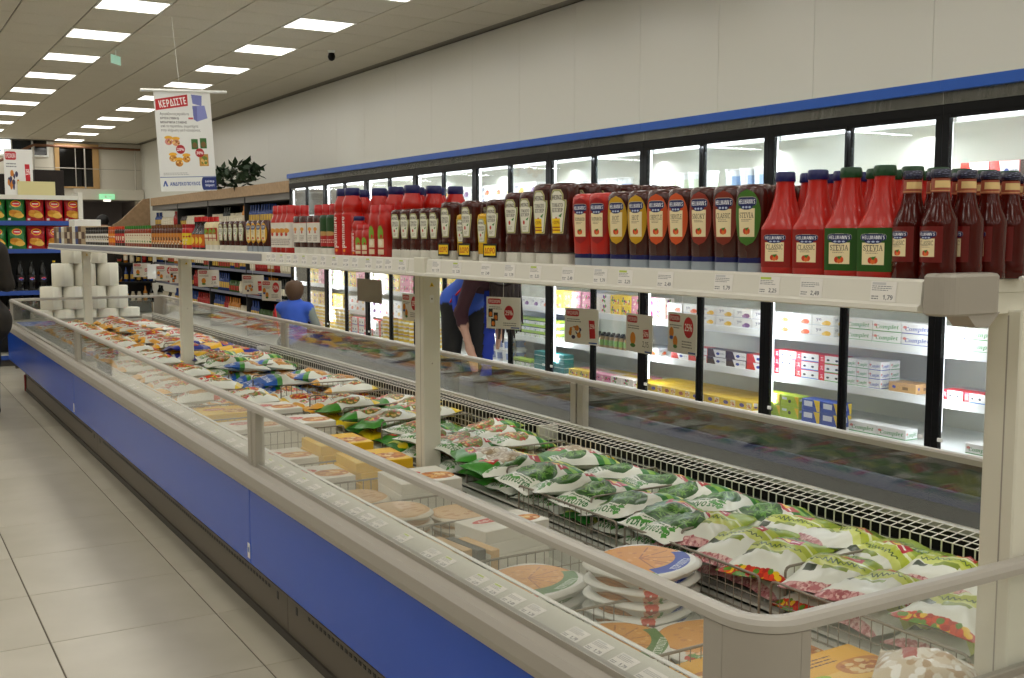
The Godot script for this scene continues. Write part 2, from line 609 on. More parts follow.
	# sloping price strip behind the front glass, with its tickets
	part("price_strip", prism([Vector2(FX0 + 0.054, 0.640), Vector2(FX0 + 0.140, 0.640), Vector2(FX0 + 0.140, 0.672), Vector2(FX0 + 0.054, 0.652)], FZ1 + 0.12, FZ0 - 0.12), M.liner, f)
	part("strip_wire", path_tube([Vector3(FX0 + 0.150, 0.672, FZ0 - 0.12), Vector3(FX0 + 0.150, 0.672, FZ1 + 0.12)], 0.003, 5), M.white, f)
	part("strip_wire", path_tube([Vector3(FX0 + 0.162, 0.668, FZ0 - 0.12), Vector3(FX0 + 0.162, 0.668, FZ1 + 0.12)], 0.003, 5), M.white, f)
	var ticket := ticket_mesh(0.058, 0.042)
	var z := FZ0 - 0.22
	var tilt := atan2(0.020, 0.086)
	while z > -7.5:
		if rng.randf() < 0.72:
			var t := part("price_ticket", ticket, M["ticket%d" % rng.randi_range(0, 2)], f, Vector3(FX0 + 0.097, 0.6622, z))
			t.rotation = Vector3(0, 0, tilt)
		z -= 0.085 if z > -3.0 else 0.12
	# air grille along the far side
	part("grille_channel", boxes_mesh([[Vector3(2.398, 0.56, FZ1 + 0.12), Vector3(2.402, 0.60, FZ0 - 0.12)], [Vector3(2.425, 0.56, FZ1 + 0.12), Vector3(2.495, 0.64, FZ0 - 0.12)], [Vector3(2.4905, 0.6, FZ1 + 0.12), Vector3(2.4945, 0.70, FZ0 - 0.12)]]), M.black, f)
	var gz := [FZ0 - 0.12, -3.795, -7.595, FZ1 + 0.12]
	for k in 3:
		var st := tool()
		var a: float = gz[k] - (0.008 if k else 0.0)
		var b: float = gz[k + 1] + (0.008 if k < 2 else 0.0)
		for p in [[2.40, 0.70], [2.432, 0.705], [2.464, 0.71], [2.495, 0.715]]:
			bevel_box(st, Vector3(p[0] - 0.0022, p[1] - 0.001, b), Vector3(p[0] + 0.0022, p[1] + 0.001, a))
		for y in [0.664, 0.63, 0.604]:
			bevel_box(st, Vector3(2.399, y - 0.002, b), Vector3(2.401, y + 0.002, a))
		z = a - 0.002
		while z > b:
			bevel_box(st, Vector3(2.399, 0.604, z - 0.004), Vector3(2.401, 0.70, z))
			st.set_smooth_group(-1)
			quad(st, Vector3(2.40, 0.7008, z), Vector3(2.495, 0.7158, z), Vector3(2.495, 0.7158, z - 0.004), Vector3(2.40, 0.7008, z - 0.004))
			quad(st, Vector3(2.40, 0.6998, z - 0.004), Vector3(2.495, 0.7148, z - 0.004), Vector3(2.495, 0.7148, z), Vector3(2.40, 0.6998, z))
			z -= 0.0335
		part("air_grille", done(st), M.white_paint, f)
		part("grille_end", boxes_mesh([[Vector3(2.395, 0.60, b - 0.006), Vector3(2.50, 0.705, b + 0.004)]], 0.001), M.white_paint, f)
	part("far_ledge", prism([Vector2(2.495, 0.66), Vector2(FX1 - 0.04, 0.66), Vector2(FX1 - 0.04, 0.684), Vector2(2.512, 0.716), Vector2(2.495, 0.716)], FZ1 + 0.1, FZ0 - 0.1), M.liner, f)


func ticket_mesh(w: float, h: float) -> ArrayMesh:
	var key := "ticket%s%s" % [w, h]
	if not shared.has(key):
		var st := tool()
		# lies in the x-z plane, print upwards, its top edge towards +x; reads from -x
		bevel_box(st, Vector3(-h / 2, 0, -w / 2), Vector3(h / 2, 0.0006, w / 2))
		st.set_smooth_group(-1)
		quad(st, Vector3(-h / 2, 0.0008, -w / 2), Vector3(-h / 2, 0.0008, w / 2), Vector3(h / 2, 0.0008, w / 2), Vector3(h / 2, 0.0008, -w / 2))
		shared[key] = done(st)
	return shared[key]


# ---------------------------------------------------------------- the shelf over the freezer
const SX0 := 1.60
const SX1 := 2.16
const SY := 1.42
const SZ0 := -1.24
const SZ1 := -11.75
const POSTS := [-1.272, -3.79, -7.51, -11.34]


func build_overhead_shelf():
	var s := thing("overhead_shelf", "long cream metal shelf on posts above the island freezer", "shelf")
	for z in POSTS:
		var p := part("post", boxes_mesh([[Vector3(1.844, 0.33, z - (0.033 if z > -2.0 else 0.038)), Vector3(1.918, SY - 0.06, z + 0.038)]], 0.003), M.cream, s)
		part("groove", boxes_mesh([[Vector3(1.8435, 0.34, z + 0.010), Vector3(1.8445, SY - 0.07, z + 0.013)]]), M.taupe, p)
		if z < -2.0 and z > -5.0:
			part("socket_plate", boxes_mesh([[Vector3(1.872, 1.24, z + 0.038), Vector3(1.89, 1.27, z + 0.0395)]], 0.0005), M.white, p)
			part("screw", boxes_mesh([[Vector3(1.879, 1.252, z + 0.0395), Vector3(1.884, 1.258, z + 0.040)]]), M.kick, p)
		if z < -2.0:
			part("warning_mark", prism([Vector2(1.872, 1.302), Vector2(1.892, 1.302), Vector2(1.882, 1.319)], z + 0.038, z + 0.039), M.yellow, p)
			part("warning_bolt", prism([Vector2(1.879, 1.304), Vector2(1.885, 1.304), Vector2(1.882, 1.314)], z + 0.039, z + 0.0395), M.black, p)
			part("screw", boxes_mesh([[Vector3(1.88, 1.0, z + 0.038), Vector3(1.884, 1.004, z + 0.039)]]), M.kick, p)
		else:
			part("screw", boxes_mesh([[Vector3(1.925, 1.1, z + 0.038), Vector3(1.931, 1.106, z + 0.039)]]), M.kick, p)
	var cuts := [SZ0 - 0.02, -3.36, -7.51, SZ1]
	for k in 3:
		var a: float = cuts[k] - 0.002
		var b: float = cuts[k + 1] + 0.002
		part("shelf_board", boxes_mesh([[Vector3(SX0 + 0.02, SY - 0.028, b), Vector3(SX1 - 0.02, SY, a)]], 0.002), M.cream, s)
		part("under_tray", prism([Vector2(SX0 + 0.01, SY - 0.054), Vector2(SX0 + 0.10, SY - 0.066), Vector2(SX1 - 0.10, SY - 0.066), Vector2(SX1 - 0.01, SY - 0.054), Vector2(SX1 - 0.03, SY - 0.028), Vector2(SX0 + 0.03, SY - 0.028)], b, a), M.cream, s)
		for e in [[SX0, 1.0], [SX1, -1.0]]:
			var rail := [Vector2(e[0] + 0.004 * e[1], SY + 0.002), Vector2(e[0] - 0.002 * e[1], SY - 0.002), Vector2(e[0] - 0.006 * e[1], SY - 0.042), Vector2(e[0] - 0.014 * e[1], SY - 0.046), Vector2(e[0] - 0.014 * e[1], SY - 0.054), Vector2(e[0] + 0.02 * e[1], SY - 0.057), Vector2(e[0] + 0.02 * e[1], SY + 0.002)]
			if e[1] < 0: rail.reverse()
			part("price_rail", prism(rail, b, a), M.white_paint, s)
	part("rail_joint", boxes_mesh([[Vector3(SX0 - 0.012, SY - 0.05, -3.30), Vector3(SX0 + 0.02, SY + 0.006, -3.22)]], 0.002), M.cream, s)
	# rounded end cap: a bar across the near end of the shelf
	var cap := part("end_cap", sweep_cap(), M.taupe, s)
	part("cap_foot", prism([Vector2(1.640, SY - 0.056), Vector2(1.668, SY - 0.082), Vector2(1.702, SY - 0.082), Vector2(1.733, SY - 0.056)], SZ0 - 0.01, SZ0 + 0.038), M.taupe, cap)
	part("cable", path_tube([Vector3(1.80, SY + 0.002, SZ0 + 0.03), Vector3(1.86, SY + 0.006, SZ0 + 0.02), Vector3(1.92, SY - 0.004, SZ0 + 0.03), Vector3(2.0, SY - 0.01, SZ0 + 0.02)], 0.004, 6), M.white, s)
	part("cable", path_tube([Vector3(1.82, SY + 0.01, SZ0 - 0.02), Vector3(1.90, SY + 0.004, SZ0 - 0.03), Vector3(2.02, SY - 0.006, SZ0)], 0.004, 6), M.white, s)
	# tickets on the price rail
	var st := tool()
	st.set_smooth_group(-1)
	bevel_box(st, Vector3(-0.0006, -0.0185, -0.029), Vector3(0.0, 0.0185, 0.029))
	quad(st, Vector3(-0.0008, -0.0185, -0.029), Vector3(-0.0008, -0.0185, 0.029), Vector3(-0.0008, 0.0185, 0.029), Vector3(-0.0008, 0.0185, -0.029))
	var ticket := done(st)
	var z := -1.345
	var k := 0
	part("rail_cover", boxes_mesh([[Vector3(SX0 - 0.0075, SY - 0.040, SZ1 + 0.02), Vector3(SX0 - 0.005, SY - 0.006, -4.95)]], 0.001), mat(Color(0.60, 0.60, 0.63), 0.4), s)
	while z > -4.9:
		var t := part("price_ticket", ticket, M["ticket%d" % (k % 3)], s, Vector3(SX0 - 0.0042, SY - 0.0225, z))
		t.rotation.z = -0.1
		z -= rng.randf_range(0.10, 0.20) if z > -3.4 else rng.randf_range(0.07, 0.13)
		k += 1


func sweep_cap() -> ArrayMesh:
	# rounded block seen from above, standing 0.057 tall, 0.26 wide
	var outline := []
	var x0 := SX0 - 0.016
	var x1 := 1.735
	var z0 := SZ0 + 0.042
	for a in [[x0 + 0.03, z0 - 0.03, PI, PI * 0.5], [x1 - 0.02, z0 - 0.02, PI * 0.5, 0.0]]:
		for k in 6:
			var t: float = lerpf(a[2], a[3], k / 5.0)
			var r := 0.03 if a[0] < 1.7 else 0.02
			outline.append(Vector2(a[0] + cos(t) * r, a[1] + sin(t) * r))
	outline.append(Vector2(x1, SZ0 - 0.008))
	outline.append(Vector2(x0, SZ0 - 0.008))
	var st := tool()
	var levels := [[SY - 0.060, 0.004], [SY - 0.056, 0.0], [SY + 0.008, 0.0], [SY + 0.013, 0.003], [SY + 0.014, 0.008]]
	var mid := Vector2((x0 + x1) / 2, SZ0 + 0.017)
	for l in levels.size() - 1:
		st.set_smooth_group(-1)
		for i in outline.size():
			var q := []
			for e in [[i, l], [(i + 1) % outline.size(), l], [(i + 1) % outline.size(), l + 1], [i, l + 1]]:
				var p: Vector2 = outline[e[0]]
				var d: Vector2 = (p - mid)
				p = mid + Vector2(signf(d.x) * (absf(d.x) - levels[e[1]][1]), signf(d.y) * (absf(d.y) - levels[e[1]][1]))
				q.append(Vector3(p.x, levels[e[1]][0], p.y))
			quad(st, q[0], q[1], q[2], q[3])
	st.set_smooth_group(-1)
	for i in outline.size():
		for e in [[levels[-1], false], [levels[0], true]]:
			var q := []
			for n in [i, (i + 1) % outline.size()]:
				var p: Vector2 = outline[n]
				var d: Vector2 = p - mid
				p = mid + Vector2(signf(d.x) * (absf(d.x) - e[0][1]), signf(d.y) * (absf(d.y) - e[0][1]))
				q.append(Vector3(p.x, e[0][0], p.y))
			var c := Vector3(mid.x, e[0][0], mid.y)
			if e[1]: tri(st, c, q[1], q[0])
			else: tri(st, c, q[0], q[1])
	return done(st)


# ---------------------------------------------------------------- glass door fridges along the wall
const GX := 4.80
const BAY := 1.248
const BAY0 := -13.066
const BAYS := 9
const LEVELS := [0.37, 0.62, 0.89, 1.20, 1.76]


func build_fridges():
	var proto: Node3D
	for k in BAYS:
		var at := Vector3(GX, 0, BAY0 + k * BAY)
		if k == 0:
			proto = make_fridge(at)
		else:
			copy_of(proto, at, 0.0)


func make_fridge(at: Vector3) -> Node3D:
	var f := thing("glass_door_fridge", "tall wall fridge with two black framed glass doors under a blue fascia", "fridge", at, 0.0, "glass door fridges in a row along the wall")
	f.set_meta("base_name", "glass_door_fridge")
	var h := BAY / 2
	part("back_panel", boxes_mesh([[Vector3(0.68, 0.30, -h), Vector3(0.72, 2.2, h)]]), M.fridge_back, f)
	part("roof", boxes_mesh([[Vector3(0.0, 2.17, -h), Vector3(0.72, 2.24, h)]]), M.fridge_back, f)
	part("deck", boxes_mesh([[Vector3(0.05, 0.30, -h), Vector3(0.68, 0.37, h)]]), M.shelf_white, f)
	part("kick_panel", boxes_mesh([[Vector3(0.03, 0.0, -h), Vector3(0.06, 0.30, h)]]), M.steel_dark, f)
	part("bumper_strip", boxes_mesh([[Vector3(0.005, 0.09, -h), Vector3(0.03, 0.17, h)]], 0.004), M.skirt_blue, f)
	part("sill", boxes_mesh([[Vector3(-0.005, 0.30, -h), Vector3(0.05, 0.345, h)]], 0.004), M.steel_dark, f)
	part("header", boxes_mesh([[Vector3(0.0, 2.115, -h), Vector3(0.04, 2.235, h)]], 0.002), M.black_gloss, f)
	part("fascia", boxes_mesh([[Vector3(-0.03, 2.232, -h), Vector3(0.05, 2.29, h)]], 0.002), M.fascia_blue, f)
	for k in range(1, LEVELS.size()):
		var y: float = LEVELS[k]
		var x := 0.14 if k < 4 else 0.20
		var s := part("shelf", boxes_mesh([[Vector3(x, y - 0.018, -h + 0.006), Vector3(0.68, y, h - 0.002)]], 0.001), M.shelf_white, f)
		part("ticket_strip", boxes_mesh([[Vector3(x - 0.008, y - 0.042, -h + 0.006), Vector3(x, y + 0.006, h - 0.002)]], 0.001), M.shelf_white, s)
	for side in [-1.0, 1.0]:
		var d := part("door", door_frame(side, h), M.black_gloss, f)
		var lo: float = 0.042 if side < 0 else 0.02
		var z0 := (-h + 0.042) if side < 0 else 0.02
		var z1 := -0.02 if side < 0 else (h - 0.042)
		part("pane", boxes_mesh([[Vector3(0.012, 0.37, z0), Vector3(0.018, 2.105, z1)]]), M.glass_door, d)
		part("clip", boxes_mesh([[Vector3(-0.008, 0.42, side * (h - 0.06) - 0.015), Vector3(0.002, 0.44, side * (h - 0.06) + 0.015)]], 0.002), M.white, d)
		part("led_strip", boxes_mesh([[Vector3(0.05, 0.46, side * (h - 0.012) - 0.006), Vector3(0.066, 2.08, side * (h - 0.012) + 0.006)]]), M.led, f)
	part("led_tube", boxes_mesh([[Vector3(0.075, 2.09, -h + 0.03), Vector3(0.10, 2.115, h - 0.03)]], 0.004), M.led, f)
	part("tube_holder", boxes_mesh([[Vector3(0.10, 2.085, -h + 0.01), Vector3(0.125, 2.17, h - 0.01)]]), M.shelf_white, f)
	area(f, Vector3(0.088, 2.085, 0), Vector3(-PI / 2, 0, 0), Vector2(BAY - 0.1, 0.025), 0.95)
	area(f, Vector3(0.07, 1.25, -h + 0.02), Vector3(0, -PI * 0.72, 0), Vector2(0.016, 1.6), 0.5)
	area(f, Vector3(0.07, 1.25, h - 0.02), Vector3(0, -PI * 0.28, 0), Vector2(0.016, 1.6), 0.5)
	return f


func area(parent: Node3D, at: Vector3, turn: Vector3, size: Vector2, energy: float, color := Color(0.93, 0.97, 1.0)):
	var a := AreaLight3D.new()
	a.name = "lamp_light"
	a.area_size = size
	a.area_normalize_energy = true
	a.light_color = color
	a.light_energy = energy
	a.area_range = 40.0
	a.area_attenuation = 2.0
	a.shadow_enabled = true
	parent.add_child(a, true)
	a.position = at
	a.rotation = turn


func door_frame(side: float, h: float) -> ArrayMesh:
	var z0 := -h if side < 0 else 0.003
	var z1 := -0.003 if side < 0 else h
	var w0 := 0.042 if side < 0 else 0.02
	var w1 := 0.02 if side < 0 else 0.042
	return boxes_mesh([[Vector3(0, 0.35, z0), Vector3(0.032, 2.125, z0 + w0)], [Vector3(0, 0.35, z1 - w1), Vector3(0.032, 2.125, z1)],
		[Vector3(0, 0.35, z0 + w0), Vector3(0.032, 0.37, z1 - w1)], [Vector3(0, 2.10, z0 + w0), Vector3(0.032, 2.125, z1 - w1)]], 0.002)


# ---------------------------------------------------------------- printing: pictures and lettering on packs, tickets and signs
class Canvas:
	var im: Image
	var w: int
	var h: int
	static var fonts := {}
	static var sheets := []

	func _init(width: int, height: int, color: Color):
		w = width
		h = height
		im = Image.create(w, h, false, Image.FORMAT_RGBA8)
		im.fill(color)

	func rect(x: float, y: float, rw: float, rh: float, c: Color):
		im.fill_rect(Rect2i(roundi(x), roundi(y), maxi(1, roundi(rw)), maxi(1, roundi(rh))), c)

	func span(y: int, x0: float, x1: float, c: Color):
		if y < 0 or y >= h: return
		var a := maxi(0, roundi(x0))
		var b := mini(w, roundi(x1))
		if b > a: im.fill_rect(Rect2i(a, y, b - a, 1), c)

	func oval(cx: float, cy: float, rx: float, ry: float, c: Color, p := 2.0):
		for y in range(int(cy - ry), int(cy + ry) + 1):
			var f := absf((y + 0.5 - cy) / ry)
			if f < 1.0:
				var e := rx * pow(1.0 - pow(f, p), 1.0 / p)
				span(y, cx - e, cx + e, c)

	func poly(points: Array, c: Color):
		var lo := 1e9
		var hi := -1e9
		for q in points:
			lo = minf(lo, q.y)
			hi = maxf(hi, q.y)
		for y in range(maxi(0, int(lo)), mini(h - 1, int(hi) + 1) + 1):
			var xs := []
			var yy := y + 0.5
			for i in points.size():
				var a: Vector2 = points[i]
				var b: Vector2 = points[(i + 1) % points.size()]
				if (a.y <= yy) != (b.y <= yy):
					xs.append(a.x + (yy - a.y) / (b.y - a.y) * (b.x - a.x))
			xs.sort()
			for k in range(0, xs.size() - 1, 2):
				span(y, xs[k], xs[k + 1], c)

	# lettering centred on (cx, cy), cap height about 0.72 * size, turned by `turn`; squeezed to max_w when wider
	func text(s: String, cx: float, cy: float, size: float, c: Color, bold := true, serif := false, turn := 0.0, max_w := 0.0, slant := 0.0):
		var key := "%s%s" % [bold, serif]
		if not fonts.has(key):
			var f := SystemFont.new()
			f.font_names = PackedStringArray(["Droid Serif" if serif else "Droid Sans"])
			f.font_weight = 700 if bold else 400
			fonts[key] = f
		var t := TextMesh.new()
		t.font = fonts[key]
		t.text = s.replace("Ν", "N")
		t.font_size = 32
		t.depth = 0.0
		t.pixel_size = 1.0
		t.curve_step = 4.0
		var v: PackedVector3Array = t.get_mesh_arrays()[0]
		if v.is_empty(): return
		var lo := v[0]
		var hi := v[0]
		for p in v:
			lo = lo.min(p)
			hi = hi.max(p)
		var k := size / 32.0
		var kx := k
		if max_w > 0.0 and (hi.x - lo.x) * k > max_w: kx = max_w / (hi.x - lo.x)
		var mid := (lo + hi) / 2.0
		for i in range(0, v.size(), 3):
			var q := []
			for j in 3:
				var d := v[i + j] - mid
				var o := Vector2(d.x * kx + d.y * k * slant, -d.y * k)
				q.append(Vector2(cx, cy) + o.rotated(turn))
			poly(q, c)

	func dots(r: RandomNumberGenerator, n: int, x: float, y: float, rw: float, rh: float, size: float, colors: Array):
		for i in n:
			var a := r.randf_range(0, TAU)
			var d := sqrt(r.randf())
			oval(x + cos(a) * d * rw, y + sin(a) * d * rh, size * r.randf_range(0.7, 1.3), size * r.randf_range(0.7, 1.2), colors[r.randi() % colors.size()])

	func scribble(x: float, y: float, rw: float, lines: int, step: float, c: Color, r: RandomNumberGenerator):
		for l in lines:
			var a := x
			var end := x + rw * r.randf_range(0.7, 1.0)
			while a < end:
				var l2 := r.randf_range(3, 10)
				rect(a, y + l * step, minf(l2, end - a), maxf(1.0, step * 0.4), c)
				a += l2 + 2.0

	func material(rough := 0.5, coat := 0.0) -> StandardMaterial3D:
		var m := StandardMaterial3D.new()
		sheets.append([m, im])
		m.roughness = rough
		m.texture_repeat = false
		if coat > 0.0:
			m.clearcoat_enabled = true
			m.clearcoat = coat
			m.clearcoat_roughness = 0.12
		return m


func rgb8(r: int, g: int, b: int) -> Color:
	return Color(r / 255.0, g / 255.0, b / 255.0)


# all prints share one large sheet; each material shows its own part of it
func lay_out_prints():
	var side := 2048
	var sheet := Image.create(side, side, false, Image.FORMAT_RGBA8)
	var list := Canvas.sheets.duplicate()
	list.sort_custom(func(a, b): return a[1].get_height() > b[1].get_height())
	var x := 0
	var y := 0
	var tall := 0
	for e in list:
		var w: int = e[1].get_width()
		var h: int = e[1].get_height()
		if x + w > side:
			x = 0
			y += tall
			tall = 0
		tall = maxi(tall, h)
		sheet.blit_rect(e[1], Rect2i(0, 0, w, h), Vector2i(x, y))
		e[0].uv1_scale = Vector3((w - 2.0) / side, (h - 2.0) / side, 1)
		e[0].uv1_offset = Vector3((x + 1.0) / side, (y + 1.0) / side, 0)
		x += w
	if y + tall > side: push_error("the print sheet is full")
	var t := ImageTexture.create_from_image(sheet)
	for e in list: e[0].albedo_texture = t
	Canvas.sheets.clear()


const CREAMY := Color(0.93, 0.87, 0.70)
const NAVY := Color(0.07, 0.12, 0.36)


func fruit(c: Canvas, x: float, y: float, r: float):
	c.oval(x - r, y, r, r, rgb8(200, 50, 25))
	c.oval(x + r, y, r, r, rgb8(215, 75, 30))
	c.oval(x, y + r * 0.4, r * 0.9, r * 0.8, rgb8(225, 110, 45))
	c.poly([Vector2(x - r, y - r), Vector2(x + r * 1.4, y - r * 1.3), Vector2(x + r * 0.2, y)], rgb8(60, 120, 40))


# the mayonnaise maker's label: navy banner, bow, cream field with a word
func maker_label(bg: Color, word: String, w := 128, h := 176, frame := -1.0) -> StandardMaterial3D:
	var c := Canvas.new(w, h, bg)
	var k := w / 128.0
	if frame > 0.0: c.rect(0, 0, w, h, bg)
	var cx := w / 2.0
	c.rect(cx - 40 * k, h * 0.34, 80 * k, h * 0.50, CREAMY)
	c.oval(cx, h * 0.22, 46 * k, h * 0.085, Color(0.75, 0.72, 0.66), 4.0)
	c.oval(cx, h * 0.225, 45 * k, h * 0.08, NAVY, 4.0)
	c.oval(cx, h * 0.32, 30 * k, h * 0.045, NAVY)
	for d in [-16, 0, 16]:
		c.oval(cx + d * k, h * 0.32, 6 * k, h * 0.02, Color(0.75, 0.8, 0.9))
	c.text("HELLMANN'S", cx, h * 0.222, minf(22 * k, h * 0.115), Color.WHITE, true, false, 0, 80 * k)
	c.text(word, cx, h * 0.46, 21 * k, rgb8(60, 45, 40), false, true, 0, 70 * k)
	c.scribble(cx - 26 * k, h * 0.53, 52 * k, 2, 5 * k, rgb8(140, 120, 100), rng)
	fruit(c, cx, h * 0.74, 9 * k)
	return c.material(0.3, 0.3)


func keystone_label(bg: Color, promo: bool) -> StandardMaterial3D:
	var w := 96
	var h := 192
	var c := Canvas.new(w, h, bg)
	var shape := func(g: float) -> Array:
		return [Vector2(30 - g, 8 - g), Vector2(66 + g, 8 - g), Vector2(78 + g, 24), Vector2(78 + g, 46), Vector2(90 + g, 50 - g), Vector2(90 + g, 70), Vector2(76 + g, 180 + g), Vector2(20 - g, 180 + g), Vector2(6 - g, 70), Vector2(6 - g, 50 - g), Vector2(18 - g, 46), Vector2(18 - g, 24)]
	c.poly(shape.call(4.0), rgb8(210, 200, 150))
	c.poly(shape.call(0.0), rgb8(120, 140, 70))
	c.poly(shape.call(-3.0), rgb8(232, 230, 214))
	c.text("HEINZ", 48, 36, 24, rgb8(50, 45, 45), true, false, 0, 52)
	c.text("TOMATO", 48, 68, 21, rgb8(60, 55, 50), true, true, 0, 62)
	c.text("KETCHUP", 48, 88, 21, rgb8(60, 55, 50), true, true, 0, 60)
	c.oval(42, 128, 7, 11, rgb8(190, 40, 25))
	c.poly([Vector2(56, 112), Vector2(76, 100), Vector2(68, 118)], rgb8(50, 130, 50))
	if promo:
		c.rect(14, 122, 50, 60, rgb8(245, 205, 20))
		c.text("+20%", 39, 138, 20, rgb8(180, 120, 10), true, false, 0, 44)
		c.rect(14, 156, 50, 4, rgb8(150, 40, 20))
		c.rect(14, 168, 50, 4, rgb8(150, 40, 20))
	else:
		c.scribble(30, 148, 36, 3, 7, rgb8(150, 140, 120), rng)
	return c.material(0.35, 0.3)


func plain_label(bg: Color, draw: Callable, w := 96, h := 128, rough := 0.4) -> StandardMaterial3D:
	var c := Canvas.new(w, h, bg)
	draw.call(c)
	return c.material(rough, 0.2)


func squiggle(c: Canvas, x: float, y: float, w: float, amp: float, thick: float, col: Color, turn := 0.0):
	var n := int(w / maxf(amp, 2.0)) + 2
	var last := Vector2(x, y)
	for i in range(1, n):
		var d := Vector2(w * i / n, (amp if i % 2 else -amp) * rng.randf_range(0.4, 1.0)).rotated(turn)
		var p := Vector2(x, y) + d
		var s := (p - last).orthogonal().normalized() * thick * 0.5
		c.poly([last - s, p - s, p + s, last + s], col)
		last = p


func wave(c: Canvas, y: float, amp: float, phase: float, col: Color, to_bottom := true, thick := 0.0):
	for x in c.w:
		var yy := y + amp * sin(phase + x * 0.035)
		c.rect(x, yy, 1, (c.h - yy) if to_bottom else thick, col)


func make_prints():
	M.yellow = mat(Color(0.95, 0.80, 0.1), 0.5)
	var ink := Color(0.40, 0.40, 0.42)
	for k in 3:
		var c := Canvas.new(96, 64, Color(0.93, 0.92, 0.90))
		if k != 1: c.rect(6, 4, 50, 8, Color(0.72, 0.80, 0.30) if k == 2 else Color(0.8, 0.8, 0.8))
		c.scribble(6, 15, 80, 3, 6, ink, rng)
		c.scribble(6, 46, 30, 2, 7, ink, rng)
		c.text(["1,79", "2,49", "2,25"][k], 66, 50, 19, ink, true)
		M["ticket%d" % k] = c.material(0.5)


# ---------------------------------------------------------------- wire dividers and frozen goods in the tub
func fence_mesh(length: float, height: float, bars: bool) -> ArrayMesh:
	var key := "fence%.3f%.3f%s" % [length, height, bars]
	if not shared.has(key):
		var st := tool()
		if bars:
			var n := int(length / 0.030)
			for i in range(1, n):
				tube(st, Vector3(length * i / n, 0.0, 0), Vector3(length * i / n, height, 0), 0.0017, 4, -1.0, false)
			tube(st, Vector3(0, 0.004, 0), Vector3(length, 0.004, 0), 0.0022, 5)
			tube(st, Vector3(0, height * 0.5, 0), Vector3(length, height * 0.5, 0), 0.0017, 4)
		else:
			var pts := [Vector3(0, 0, 0), Vector3(0, height - 0.012, 0), Vector3(0.005, height - 0.003, 0), Vector3(0.014, height, 0), Vector3(length - 0.014, height, 0), Vector3(length - 0.005, height - 0.003, 0), Vector3(length, height - 0.012, 0), Vector3(length, 0, 0)]
			for i in pts.size() - 1:
				tube(st, pts[i], pts[i + 1], 0.0036, 6)
		shared[key] = done(st)
	return shared[key]


func fence(at: Vector3, turn: float, length: float, height: float, where: String):
	var t := thing("wire_divider", "bent wire divider standing " + where, "wire divider", at, turn, "wire dividers " + where)
	part("frame", fence_mesh(length, height, false), M.wire, t)
	part("bars", fence_mesh(length, height, true), M.wire, t)


func build_baskets():
	for z in [-1.90, -2.30, -2.52, -2.74, -2.98, -3.26, -3.56, -3.95, -4.35, -4.8, -5.25, -5.7, -6.2, -6.7, -7.2, -7.8, -8.4, -9.0, -9.6, -10.2, -10.8]:
		fence(Vector3(1.93, 0.56, z), 0.0, 0.455, 0.118, "across the back half of the freezer tub")
	for z in [-1.60, -1.80, -2.13, -2.60, -3.02, -3.36, -3.72, -4.10, -4.52, -4.95, -5.4, -5.9, -6.4, -7.0, -7.7, -8.4, -9.1, -9.8, -10.5]:
		fence(Vector3(1.325, 0.47 if z > -4.5 else 0.535, z), 0.0, 0.495, 0.112, "across the front half of the freezer tub")
	for z in [-1.62, -2.22, -2.82]:
		fence(Vector3(1.882, 0.546, z + 0.28), PI / 2, 0.56, 0.105, "along the middle of the freezer tub")


func bag_mesh(l: float, w: float, t: float, no: int) -> ArrayMesh:
	var key := "bag%.3f%.3f%.3f%d" % [l, w, t, no]
	if shared.has(key): return shared[key]
	var n := FastNoiseLite.new()
	n.seed = 40 + no
	n.frequency = 9.0
	n.fractal_octaves = 3
	var nu := 12
	var nv := 16
	var pts := [[], []]
	for side in 2:
		for j in nv + 1:
			for i in nu + 1:
				var fx := float(i) / nu * 2.0 - 1.0
				var fz := float(j) / nv * 2.0 - 1.0
				var seam := clampf((1.0 - absf(fz)) / 0.14, 0.0, 1.0)
				var puff := pow(maxf(0.0, 1.0 - pow(absf(fx), 2.4)), 0.55) * pow(clampf((1.0 - absf(fz) - 0.05) / 0.95, 0.0, 1.0), 0.45)
				var bump := n.get_noise_2d(fx * 0.10, fz * 0.14) * 0.55 + n.get_noise_2d(fx * 0.35 + 3.0, fz * 0.45) * 0.28
				var narrow := 1.0 - 0.07 * seam * (1.0 - fz * fz)
				var y := 0.0
				if side == 0: y = t * 0.35 + puff * t * (0.62 + 0.45 * bump) + (1.0 - seam) * t * 0.04 * sin(fx * 4.0 + no)
				else: y = t * 0.35 - puff * t * 0.33
				pts[side].append([Vector3(fx * w / 2.0 * narrow, y + 0.0004 * (1 - side), fz * l / 2.0), Vector2((fx + 1.0) / 2.0, (fz + 1.0) / 2.0)])
	var st := tool()
	for side in 2:
		st.set_smooth_group(1)
		for j in nv:
			for i in nu:
				var k := j * (nu + 1) + i
				var q := [k, k + 1, k + nu + 2, k + nu + 1]
				var order := [0, 1, 2, 0, 2, 3] if side == 0 else [0, 2, 1, 0, 3, 2]
				for e in order:
					st.set_uv(pts[side][q[e]][1])
					st.add_vertex(pts[side][q[e]][0])
	shared[key] = done(st)
	return shared[key]


